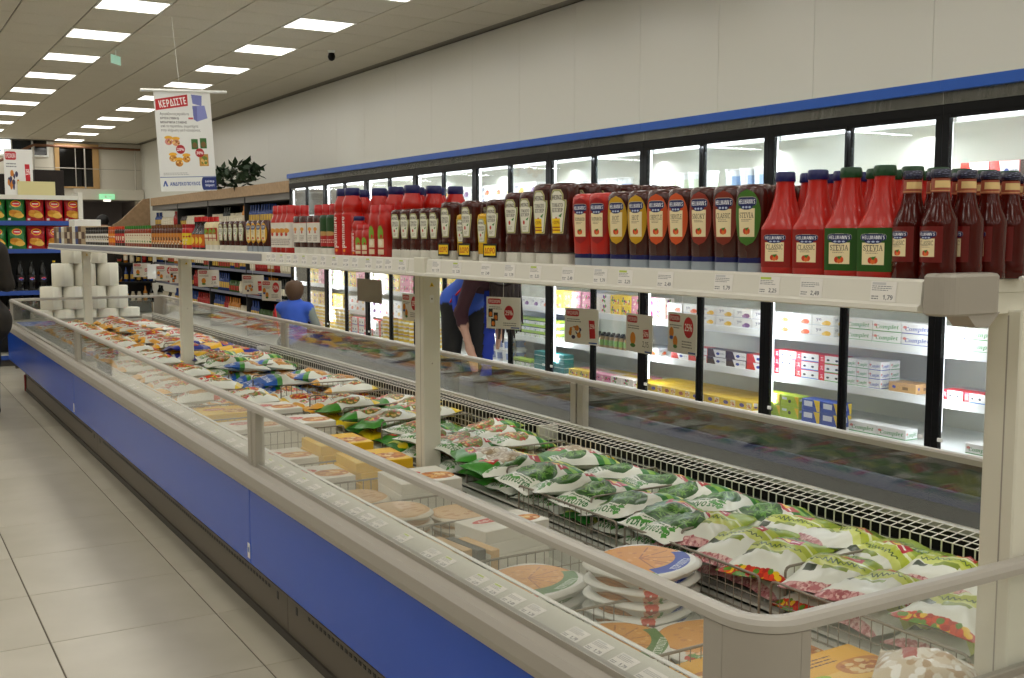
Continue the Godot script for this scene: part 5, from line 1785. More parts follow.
func build_banner():
	var c := Canvas.new(256, 448, Color(0.91, 0.91, 0.90))
	c.poly([Vector2(6, 40), Vector2(150, 16), Vector2(150, 66), Vector2(6, 88)], rgb8(185, 28, 35))
	c.text("ΚΕΡΔΙΣΤΕ", 82, 52, 44, Color(0.96, 0.95, 0.94), true, false, -0.16, 122)
	c.poly([Vector2(168, 16), Vector2(216, 20), Vector2(212, 66), Vector2(172, 56)], rgb8(120, 125, 185))
	c.poly([Vector2(170, 66), Vector2(226, 64), Vector2(236, 120), Vector2(186, 136), Vector2(172, 126)], rgb8(135, 140, 200))
	c.poly([Vector2(170, 66), Vector2(190, 68), Vector2(188, 136), Vector2(172, 126)], rgb8(105, 108, 170))
	c.rect(148, 118, 22, 8, rgb8(200, 90, 90))
	var ink := rgb8(80, 75, 75)
	var rows := ["Αγοράζοντας προϊόντα", "ΧΡΥΣΗ ΖΥΜΗ &", "ΜΠΑΡΜΠΑ ΣΤΑΘΗΣ", "από τα παραπάνω, συμμετέχετε", "στην κλήρωση για 8 καταψύκτες"]
	for k in 5:
		var bold: bool = k == 1 or k == 2
		var wide: float = [130.0, 84.0, 118.0, 168.0, 176.0][k]
		c.text(rows[k], 22 + wide / 2, 104 + k * 18, 15, ink, bold, false, 0, wide)
	for p in [[52, 222, rgb8(215, 140, 130)], [84, 226, rgb8(215, 150, 110)], [66, 296, rgb8(205, 140, 45)], [92, 318, rgb8(195, 130, 40)], [126, 300, rgb8(215, 150, 50)]]:
		c.oval(p[0], p[1] - 14, 18, 8, rgb8(235, 175, 40))
		c.oval(p[0], p[1] + 4, 17, 15, p[2])
		c.dots(rng, 8, p[0], p[1] + 4, 13, 11, 4, [rgb8(160, 90, 30), rgb8(240, 200, 120)])
	for p in [[168, 232], [208, 228]]:
		c.rect(p[0] - 15, p[1] - 18, 30, 46, rgb8(55, 105, 45))
		c.oval(p[0], p[1] + 10, 11, 13, rgb8(120, 90, 45))
	c.rect(184, 282, 42, 54, rgb8(190, 140, 60))
	c.dots(rng, 12, 205, 312, 17, 20, 6, [rgb8(110, 130, 50), rgb8(225, 190, 110)])
	for p in [[102, 260], [188, 276]]:
		c.oval(p[0], p[1], 20, 20, rgb8(175, 30, 35))
		c.text("20%" if p[0] < 150 else "30%", p[0], p[1], 18, Color.WHITE, true, false, 0, 32)
	c.scribble(18, 364, 130, 2, 7, rgb8(170, 170, 170), rng)
	c.rect(0, 382, 256, 3, rgb8(90, 110, 160))
	c.text("ΑΝΔΡΙΚΟΠΟΥΛΟΣ", 112, 414, 22, rgb8(50, 75, 150), true, false, 0, 138)
	c.poly([Vector2(12, 424), Vector2(20, 400), Vector2(26, 400), Vector2(34, 424), Vector2(27, 424), Vector2(22, 410), Vector2(18, 424)], rgb8(50, 75, 150))
	c.rect(196, 386, 60, 58, rgb8(28, 45, 110))
	c.oval(196, 415, 9, 29, rgb8(28, 45, 110))
	c.text("Σούπερ", 224, 406, 14, Color(0.9, 0.9, 0.95), true, false, 0, 42)
	c.text("Μάρκετ", 224, 424, 14, Color(0.9, 0.9, 0.95), true, false, 0, 42)
	var b := thing("hanging_banner", "white printed sale banner hanging from the ceiling on a rod", "banner", Vector3(2.775, 2.92, -11.0), 0.10)
	b.rotation.z = 0.05
	var st := tool()
	bevel_box(st, Vector3(-0.285, -0.98, -0.002), Vector3(0.285, 0, 0.002), 0.0, Rect2(0.001, 0.001, 0.002, 0.002), "z")
	part("sheet", done(st), c.material(0.6), b)
	part("rod", path_tube([Vector3(-0.41, 0.0, 0), Vector3(0.46, 0.0, 0)], 0.016, 10), M.white, b)
	part("wire", path_tube([Vector3(-0.02, 0.01, 0), Vector3(-0.045, 0.71, 0)], 0.0015, 4), M.white, b)


# ---------------------------------------------------------------- the far end of the shop
func build_far_store():
	var wood := noisy(mat(Color(0.68, 0.56, 0.42), 0.6), 0.03, 0.85, 1.2, 21)
	var tan := mat(Color(0.72, 0.58, 0.38), 0.6)
	var dark_glass := mat(Color(0.03, 0.025, 0.025), 0.1)
	# end wall with its doorway, gallery rail and windows
	var wb := structure("wall_back")
	part("plaster", boxes_mesh([[Vector3(-8, 0, -27), Vector3(4.3, CEIL, -26.8)], [Vector3(4.3, 2.32, -27), Vector3(5.62, CEIL, -26.8)], [Vector3(5.62, 0, -27), Vector3(5.95, CEIL, -26.8)]]), M.plaster, wb)
	part("passage", boxes_mesh([[Vector3(4.2, 0, -28.6), Vector3(5.8, 2.5, -28.5)], [Vector3(4.2, 0, -28.5), Vector3(4.3, 2.5, -27)], [Vector3(5.62, 0, -28.5), Vector3(5.8, 2.5, -27)], [Vector3(4.2, 2.32, -28.5), Vector3(5.8, 2.5, -27)]]), mat(Color(0.55, 0.52, 0.52), 0.8), wb)
	part("passage_floor", boxes_mesh([[Vector3(4.2, -0.1, -28.6), Vector3(5.8, 0, -27)]]), M.tile0, wb)
	part("gallery_edge", boxes_mesh([[Vector3(4.2, 2.32, -26.8), Vector3(5.75, 2.56, -26.55)]], 0.005), M.plaster, wb)
	var w1 := structure("window_1", Vector3(0, 0, -26.8))
	part("window_frame", boxes_mesh([[Vector3(3.84, 2.58, 0), Vector3(3.94, 3.60, 0.05)], [Vector3(4.66, 2.58, 0), Vector3(4.80, 3.60, 0.05)], [Vector3(3.94, 3.54, 0), Vector3(4.66, 3.60, 0.05)], [Vector3(3.94, 2.58, 0), Vector3(4.66, 2.62, 0.05)]], 0.004), tan, w1)
	part("pane", boxes_mesh([[Vector3(3.94, 2.62, 0.005), Vector3(4.28, 3.54, 0.015)]]), dark_glass, w1)
	part("pane", boxes_mesh([[Vector3(4.30, 2.62, 0.005), Vector3(4.66, 3.54, 0.015)]]), dark_glass, w1)
	var w2 := structure("window_2", Vector3(0, 0, -26.8))
	part("window_frame", boxes_mesh([[Vector3(2.2, 3.27, 0), Vector3(3.72, 3.31, 0.05)], [Vector3(3.68, 3.31, 0), Vector3(3.72, 3.63, 0.05)], [Vector3(2.93, 3.31, 0), Vector3(2.96, 3.63, 0.05)], [Vector3(3.36, 3.31, 0), Vector3(3.40, 3.63, 0.05)]], 0.003), M.white, w2)
	part("window_pane", boxes_mesh([[Vector3(2.2, 3.31, 0.005), Vector3(2.93, 3.63, 0.015)]]), glow(Color(0.92, 0.97, 1.0), 1.6), w2)
	part("pane", boxes_mesh([[Vector3(2.96, 3.31, 0.005), Vector3(3.36, 3.63, 0.015)]]), mat(Color(0.10, 0.13, 0.16), 0.1), w2)
	part("pane", boxes_mesh([[Vector3(3.40, 3.31, 0.005), Vector3(3.68, 3.63, 0.015)]]), dark_glass, w2)
	var rail := thing("gallery_rail", "brown wooden handrail on thin grey posts along the gallery", "handrail")
	part("handrail", path_tube([Vector3(2.3, 2.94, -26.6), Vector3(3.38, 3.52, -26.6), Vector3(5.7, 3.50, -26.6)], 0.03, 8), mat(Color(0.42, 0.27, 0.17), 0.5), rail)
	for x in [3.38, 4.46, 5.58]:
		part("post", path_tube([Vector3(x, 2.50, -26.6), Vector3(x, 3.49, -26.6)], 0.018, 6), M.alu, rail)
	part("middle_bar", path_tube([Vector3(3.38, 3.03, -26.6), Vector3(5.7, 3.02, -26.6)], 0.01, 6), M.alu, rail)
	var ex := thing("exit_sign", "small green lit exit sign over the far doorway", "sign", Vector3(4.90, 2.33, -26.5))
	part("lit_sign", box_mesh(Vector3(0.34, 0.12, 0.04), 0.004), glow(Color(0.05, 0.75, 0.45), 1.0), ex)
	part("runner_sign", boxes_mesh([[Vector3(-0.05, 0.03, 0.02), Vector3(-0.01, 0.09, 0.022)], [Vector3(0.04, 0.05, 0.02), Vector3(0.1, 0.07, 0.022)]]), M.white, ex)
	part("lamp_below", box_mesh(Vector3(0.16, 0.04, 0.05), 0.004), glow(Color(1, 0.97, 0.9), 1.5), ex, Vector3(0, -0.05, 0))
	# hanging exit sign and dome camera on the ceiling
	var he := thing("exit_sign", "small green exit sign hanging under the ceiling between the lights", "sign", Vector3(2.62, CEIL - 0.16, -13.35), 0.9)
	part("lit_sign", box_mesh(Vector3(0.22, 0.10, 0.012), 0.002), glow(Color(0.05, 0.55, 0.42), 0.7), he)
	part("bracket", box_mesh(Vector3(0.02, 0.06, 0.01), 0.0), M.white, he, Vector3(0, 0.10, 0))
	var dc := thing("dome_camera", "small black security camera fixed to the ceiling tiles", "camera", Vector3(4.78, CEIL, -12.08))
	part("mount", loft([[-0.03, 0.03, 0.03, 2.0], [-0.001, 0.045, 0.045, 2.0]], 12), M.white, dc)
	part("eye", loft([[-0.12, 0.012, 0.012, 2.0], [-0.105, 0.034, 0.034, 2.0], [-0.075, 0.045, 0.045, 2.0], [-0.03, 0.034, 0.034, 2.0]], 12), M.black_gloss, dc)

	# gondola with crisps and cola across the end of the aisle
	var zc := -13.75
	var g := thing("shop_gondola", "white shop shelving with blue edge strips holding crisps and cola", "shelving", Vector3(1.2, 0, zc))
	part("back_panel", boxes_mesh([[Vector3(-1.4, 0, -0.30), Vector3(0.98, 1.95, -0.27)]]), M.steel_dark, g)
	part("upright", boxes_mesh([[Vector3(0.98, 0, -0.30), Vector3(1.03, 2.0, 0.22)]]), M.white_paint, g)
	var edge := mat(Color(0.16, 0.30, 0.62), 0.4)
	for y in [0.12, 0.50, 0.86, 1.34, 1.66, 1.955]:
		var s := part("shelf", boxes_mesh([[Vector3(-1.4, y - 0.03, -0.27), Vector3(0.98, y, 0.20)]], 0.002), M.white_paint, g)
		part("edge_strip", boxes_mesh([[Vector3(-1.4, y - 0.045, 0.20), Vector3(0.98, y + 0.005, 0.21)]]), edge if y < 1.9 else M.white_paint, s)
	part("base", boxes_mesh([[Vector3(-1.4, 0, -0.27), Vector3(0.98, 0.09, 0.18)]]), M.kick_dark, g)
	var crisp := []
	for k in 2:
		var c := Canvas.new(128, 168, rgb8(165, 22, 28) if k == 0 else rgb8(30, 110, 45))
		c.oval(64, 46, 36, 24, rgb8(238, 180, 40))
		c.oval(64, 46, 30, 18, rgb8(200, 30, 35))
		c.rect(42, 42, 44, 7, rgb8(240, 235, 220))
		c.oval(60, 116, 46, 24, rgb8(222, 160, 50))
		c.oval(84, 128, 34, 18, rgb8(240, 190, 80))
		c.oval(40, 104, 26, 14, rgb8(205, 135, 40))
		c.rect(10, 146, 18, 14, rgb8(230, 230, 225))
		crisp.append(c.material(0.25, 0.3))
	for row in [[1.6605, "upper"], [1.3405, "lower"]]:
		for k in 6:
			var red: bool = k > 2
			var o := lay("crisp_bag", bag_mesh(0.27, 0.20, 0.09, k % 5), crisp[0 if red else 1], "%s crisp packet standing on the %s blue edged shelf" % ["red" if red else "green", row[1]], "crisp packet", "%s crisp packets on the %s shelf" % ["red" if red else "green", row[1]], Vector3(1.105 + k * 0.205, row[0] + 0.133, zc + 0.10), 0.0)
			o.basis = Basis.from_euler(Vector3(PI / 2 - 0.06, 0, 0)) 
	var cola := [[0.0, 0.040, 0.040, 2.0], [0.01, 0.048, 0.048, 2.0], [0.10, 0.046, 0.046, 2.0], [0.18, 0.048, 0.048, 2.0], [0.25, 0.038, 0.038, 2.0], [0.30, 0.015, 0.015, 2.0], [0.33, 0.015, 0.015, 2.0]]
	var cola_label := plain_label(rgb8(15, 15, 22), func(c): c.oval(48, 64, 26, 26, rgb8(235, 235, 240)); c.oval(48, 54, 25, 14, rgb8(200, 30, 45)); c.oval(48, 76, 24, 12, rgb8(40, 80, 190)), 96, 128)
	var cola_mesh := loft(cola, 12)
	var cola_wrap := wrap_label(cola, 0.10, 0.18, 1.3)
	var cola_cap := loft([[0.325, 0.017, 0.017, 2.0], [0.345, 0.017, 0.017, 2.0]], 8)
	for level in [0.8605, 0.5005]:
		for k in 9:
			var t := thing("cola_bottle", "dark cola bottle with a red and blue round mark on the %s shelf" % ("middle" if level > 0.7 else "low"), "bottle", Vector3(1.05 + k * 0.122, level, zc + 0.10), rng.randf_range(-0.2, 0.2), "cola bottles on the %s shelf" % ("middle" if level > 0.7 else "low"))
			part("body", cola_mesh, mat_dark(), t)
			part("label", cola_wrap, cola_label, t)
			part("cap", cola_cap, M.yellow if k > 6 else M.black, t)
	single("box_display", box_mesh(Vector3(0.32, 0.30, 0.25), 0.006), noisy(mat(Color(0.16, 0.10, 0.07), 0.7), 0.05, 0.5, 3.0, 31), "dark patterned box standing on top of the crisp shelving", "box", Vector3(1.88, 1.956, zc), 0.1)
	single("box_display", box_mesh(Vector3(0.5, 0.24, 0.3), 0.01), noisy(mat(Color(0.18, 0.12, 0.09), 0.8), 0.05, 0.4, 3.0, 32), "dark brown chocolate display box on top of the shelving, beside a plant", "box", Vector3(1.2, 1.956, zc), 0.0)
	var sign_card := thing("shelf_sign", "white offer sign with dark print standing on the crisp shelving", "sign", Vector3(1.56, 1.956, zc + 0.165), 0.0)
	part("card", box_mesh(Vector3(0.30, 0.52, 0.006), 0.001, "z"), offer_print(2), sign_card)
	part("foot_card", box_mesh(Vector3(0.40, 0.16, 0.008), 0.001), mat(Color(0.88, 0.84, 0.62), 0.6), sign_card, Vector3(0.18, 0, 0.02))
	leafy("potted_palm", "small green potted palm on top of the crisp shelving", Vector3(1.26, 2.39, zc - 0.02), Vector3(0.13, 0.11, 0.10), 60, 0.09)

	# paper rolls stacked at the freezer's far end
	var stand := thing("roll_stand", "low white stand carrying the stacked paper rolls", "stand", Vector3(2.0, 0, -12.2))
	part("top", boxes_mesh([[Vector3(-0.56, 0.455, -0.26), Vector3(0.60, 0.485, 0.26)]], 0.004), M.white_paint, stand)
	for sx in [-0.5, 0.54]:
		for sz in [-0.2, 0.2]:
			part("leg", boxes_mesh([[Vector3(sx - 0.02, 0, sz - 0.02), Vector3(sx + 0.02, 0.455, sz + 0.02)]]), M.alu, stand)
	var roll := loft([[0.0, 0.100, 0.100, 2.0], [0.006, 0.1095, 0.1095, 2.0], [0.234, 0.1095, 0.1095, 2.0], [0.240, 0.100, 0.100, 2.0], [0.2401, 0.03, 0.03, 2.0], [0.21, 0.028, 0.028, 2.0]], 24)
	var paper := mat(Color(0.92, 0.905, 0.84), 0.9)
	var layer := 0
	for xs in [[1.56, 1.78, 2.0, 2.22, 2.44], [1.66, 1.88, 2.10, 2.32], [1.78, 2.0, 2.23], [1.88, 2.12]]:
		for x in xs:
			single("paper_roll", roll, paper, "large cream paper roll in the %s layer of the stack" % ["bottom", "second", "third", "top"][layer], "paper roll", Vector3(x, 0.4855 + layer * 0.2406, -12.17), 0.0, "cream paper rolls, %s layer" % ["bottom", "second", "third", "top"][layer])
		layer += 1
	single("white_carton", box_mesh(Vector3(0.26, 0.075, 0.16), 0.004), M.paper, "white carton lying on the spice cartons at the shelf's end", "carton", Vector3(1.90, SY + 0.1605, -11.45), 0.15)

	# dark drink shelving along the right wall beyond the fridges
	var shades := [[rgb8(20, 28, 22), "black green"], [rgb8(40, 22, 16), "dark brown"], [rgb8(150, 35, 30), "red"], [rgb8(200, 190, 165), "pale"], [rgb8(35, 60, 120), "blue"], [rgb8(60, 85, 40), "green"], [rgb8(190, 120, 40), "amber"]]
	var wine := [[0.0, 0.034, 0.034, 2.0], [0.004, 0.038, 0.038, 2.0], [0.17, 0.038, 0.038, 2.0], [0.215, 0.015, 0.015, 2.0], [0.28, 0.014, 0.014, 2.0]]
	var squat := [[0.0, 0.040, 0.040, 2.2], [0.12, 0.042, 0.042, 2.2], [0.15, 0.028, 0.028, 2.0], [0.18, 0.026, 0.026, 2.0]]
	var shapes := [loft(wine, 10), loft(squat, 10)]
	var wraps := [wrap_label(wine, 0.05, 0.14, 1.2, false, 0.0012, 4, 2), wrap_label(squat, 0.03, 0.10, 1.2, false, 0.0012, 4, 2)]
	var tints := []
	var papers := [mat(Color(0.86, 0.83, 0.75), 0.6), mat(Color(0.80, 0.65, 0.25), 0.6), mat(Color(0.65, 0.12, 0.10), 0.6)]
	for s in shades: tints.append(mat(s[0], 0.2))
	for k in 4:
		var z1 := -13.85 - k * 2.0
		var u := thing("drink_shelving", "dark metal shelving of bottles under a pale wood fascia", "shelving", Vector3(4.85, 0, z1 - 1.0), 0.0, "dark drink shelving along the wall")
		part("back_panel", boxes_mesh([[Vector3(0.55, 0, -1.0), Vector3(0.60, 2.3, 1.0)]]), mat(Color(0.22, 0.21, 0.20), 0.7), u)
		part("upright", boxes_mesh([[Vector3(0.02, 0, 0.975), Vector3(0.55, 2.06, 1.0)]]), M.steel_dark, u)
		for plank in 6:
			part("fascia_plank", boxes_mesh([[Vector3(0.0, 2.07, -1.0 + plank * 0.3333 + 0.001), Vector3(0.03, 2.22, -1.0 + (plank + 1) * 0.3333 - 0.001)]], 0.001), wood, u)
		part("canopy", boxes_mesh([[Vector3(0.03, 1.98, -1.0), Vector3(0.55, 2.07, 1.0)]]), mat(Color(0.45, 0.44, 0.43), 0.7), u)
		for y in [0.25, 0.62, 0.98, 1.36, 1.66]:
			var s := part("shelf", boxes_mesh([[Vector3(0.04, y - 0.03, -1.0), Vector3(0.55, y, 0.975)]], 0.001), M.steel_dark, u)
			part("ticket_strip", boxes_mesh([[Vector3(0.03, y - 0.035, -1.0), Vector3(0.04, y + 0.005, 0.975)]]), mat(Color(0.42, 0.43, 0.50), 0.5), s)
			var z := z1 - 1.93
			var lot := rng.randi_range(0, 6)
			var run := 0
			while z < z1 - 0.07:
				if run <= 0:
					lot = rng.randi_range(0, 6)
					run = rng.randi_range(2, 5)
				run -= 1
				var f: int = 0 if y > 1.0 and y < 1.5 or lot == 0 else lot % 2
				if y > 1.6: f = lot % 2
				var t := thing("drink_bottle", "%s bottle on the dark drink shelving" % shades[lot][1], "bottle", Vector3(4.95, y + 0.0005, z), -PI / 2, "%s bottles on the drink shelving" % shades[lot][1])
				part("body", shapes[f], tints[lot], t)
				part("label", wraps[f], papers[lot % 3], t)
				z += 0.105 + rng.randf_range(0.0, 0.04)
	var panel := thing("wood_panel", "pale wooden board with a sloping top at the end of the drink shelving", "panel", Vector3(0, 0, -21.95))
	part("board", prism([Vector2(4.15, 0), Vector2(4.85, 0), Vector2(4.85, 2.22), Vector2(4.72, 2.20), Vector2(4.28, 1.78), Vector2(4.15, 1.70)], -0.03, 0.03), wood, panel)
	var eu := thing("drink_shelving", "low dark shelving of bottles in front of the wooden board", "shelving", Vector3(4.45, 0, -21.6))
	part("back_panel", boxes_mesh([[Vector3(-0.35, 0, -0.25), Vector3(0.35, 1.45, -0.22)]]), M.steel_dark, eu)
	for y in [0.25, 0.62, 0.98, 1.36]:
		part("shelf", boxes_mesh([[Vector3(-0.35, y - 0.03, -0.22), Vector3(0.35, y, 0.2)]], 0.001), M.steel_dark, eu)
		for k in 6:
			var lot := rng.randi_range(0, 6)
			var t := thing("drink_bottle", "%s bottle on the low shelving by the wooden board" % shades[lot][1], "bottle", Vector3(4.16 + k * 0.115, y + 0.0005, -21.5), 0.0, "%s bottles by the wooden board" % shades[lot][1])
			part("body", shapes[lot % 2], tints[lot], t)
			part("label", wraps[lot % 2], papers[lot % 3], t)
	single("red_sign", box_mesh(Vector3(0.10, 0.28, 0.02), 0.003), mat(Color(0.7, 0.25, 0.25), 0.6), "small red notice on the wall by the far doorway", "sign", Vector3(5.66, 1.62, -26.78), 0.0)
	leafy("garland", "dark green leafy garland lying on the wood fascia", Vector3(4.9, 2.40, -16.9), Vector3(0.12, 0.13, 1.45), 260, 0.16)


func mat_dark() -> StandardMaterial3D:
	if not M.has("cola"): M.cola = mat(Color(0.03, 0.02, 0.02), 0.15)
	return M.cola


func leafy(called: String, label: String, at: Vector3, size: Vector3, n: int, leaf: float):
	var p := thing(called, label, "plant", at)
	var st := tool()
	st.set_smooth_group(-1)
	for i in n:
		var c := Vector3(rng.randf_range(-1, 1) * size.x, rng.randf_range(-1, 1) * size.y, rng.randf_range(-1, 1) * size.z)
		var d := Vector3(rng.randf_range(-1, 1), rng.randf_range(-0.4, 1.0), rng.randf_range(-1, 1)).normalized() * leaf
		var s := d.cross(Vector3(rng.randf_range(-1, 1), 1, rng.randf_range(-1, 1))).normalized() * leaf * 0.28
		tri(st, c - s * 0.2, c + d * 0.5 + s, c + d)
		tri(st, c - s * 0.2, c + d, c + d * 0.5 - s)
	part("leaves", done(st), mat(Color(0.10, 0.20, 0.08), 0.6), p).set_meta("kind", "stuff")
	part("stem", path_tube([Vector3(0, -size.y - 0.05, -size.z * 0.8), Vector3(0, 0, 0), Vector3(0, size.y * 0.5, size.z * 0.8)], 0.008, 5), M.kick, p)
	if called == "potted_palm":
		part("pot", loft([[-size.y - 0.03, 0.08, 0.08, 2.0], [-size.y + 0.10, 0.10, 0.10, 2.0]], 12), M.kick_dark, p)


# ---------------------------------------------------------------- people
# bones: [a, b, radius a, radius b, colour]; joined by a smooth minimum and meshed as surface nets
func body_mesh(bones: Array, cell: float, blend := 0.035) -> ArrayMesh:
	var lo := Vector3.ONE * 1e9
	var hi := -lo
	for b in bones:
		var r := maxf(b[2], b[3]) + cell * 2.0
		for e in [b[0], b[1]]:
			lo = lo.min(e - Vector3.ONE * r)
			hi = hi.max(e + Vector3.ONE * r)
	var n := Vector3i(((hi - lo) / cell).ceil()) + Vector3i.ONE
	var field := PackedFloat32Array()
	field.resize(n.x * n.y * n.z)
	field.fill(1.0)
	var own := PackedInt32Array()
	own.resize(n.x * n.y * n.z)
	var near := PackedFloat32Array()
	near.resize(field.size())
	near.fill(1e9)
	for bi in bones.size():
		var b: Array = bones[bi]
		var a0: Vector3 = b[0]
		var ab: Vector3 = b[1] - a0
		var inv := 1.0 / maxf(ab.length_squared(), 1e-8)
		var reach: float = maxf(b[2], b[3]) + blend + cell * 2.0
		var p0 := Vector3i(((a0.min(b[1]) - Vector3.ONE * reach - lo) / cell).floor()).max(Vector3i.ZERO)
		var p1 := Vector3i(((a0.max(b[1]) + Vector3.ONE * reach - lo) / cell).ceil()).min(n - Vector3i.ONE)
		for z in range(p0.z, p1.z + 1):
			for y in range(p0.y, p1.y + 1):
				var i := (z * n.y + y) * n.x + p0.x
				for x in range(p0.x, p1.x + 1):
					var p := lo + Vector3(x, y, z) * cell
					var t := clampf((p - a0).dot(ab) * inv, 0.0, 1.0)
					var d: float = p.distance_to(a0 + ab * t) - lerpf(b[2], b[3], t)
					if d < near[i]:
						near[i] = d
						own[i] = bi
					var f := field[i]
					var h := maxf(blend - absf(f - d), 0.0) / blend
					field[i] = minf(f, d) - h * h * blend * 0.25
					i += 1
	var at := {}
	var pos := PackedVector3Array()
	var col := PackedColorArray()
	var sx := 1
	var sy := n.x
	var sz := n.x * n.y
	var corner := [0, sx, sy, sx + sy, sz, sx + sz, sy + sz, sx + sy + sz]
	for z in n.z - 1:
		for y in n.y - 1:
			var row := (z * n.y + y) * n.x
			for x in n.x - 1:
				var i := row + x
				var inside := 0
				for k in 8:
					if field[i + corner[k]] < 0.0: inside += 1
				if inside == 0 or inside == 8: continue
				var sum := Vector3.ZERO
				var count := 0
				for k in 8:
					for axis in [1, 2, 4]:
						if k & axis: continue
						var f0 := field[i + corner[k]]
						var f1 := field[i + corner[k | axis]]
						if (f0 < 0.0) == (f1 < 0.0): continue
						var t := f0 / (f0 - f1)
						var c0 := Vector3(k & 1, (k >> 1) & 1, (k >> 2) & 1)
						var c1 := Vector3((k | axis) & 1, ((k | axis) >> 1) & 1, ((k | axis) >> 2) & 1)
						sum += c0.lerp(c1, t)
						count += 1
				at[i] = pos.size()
				pos.append(lo + (Vector3(x, y, z) + sum / count) * cell)
				col.append(bones[own[i]][4])
	var st := tool()
	st.set_smooth_group(1)
	for i in at:
		for e in [[sx, sy, sz], [sy, sz, sx], [sz, sx, sy]]:
			var f0 := field[i]
			var f1 := field[i + e[0]]
			if (f0 < 0.0) == (f1 < 0.0): continue
			var q := [i, i - e[1], i - e[1] - e[2], i - e[2]]
			if not (at.has(q[1]) and at.has(q[2]) and at.has(q[3])): continue
			if f0 >= 0.0: q.reverse()
			for k in [0, 2, 1, 0, 3, 2]:
				st.set_color(col[at[q[k]]])
				st.add_vertex(pos[at[q[k]]])
	return done(st)


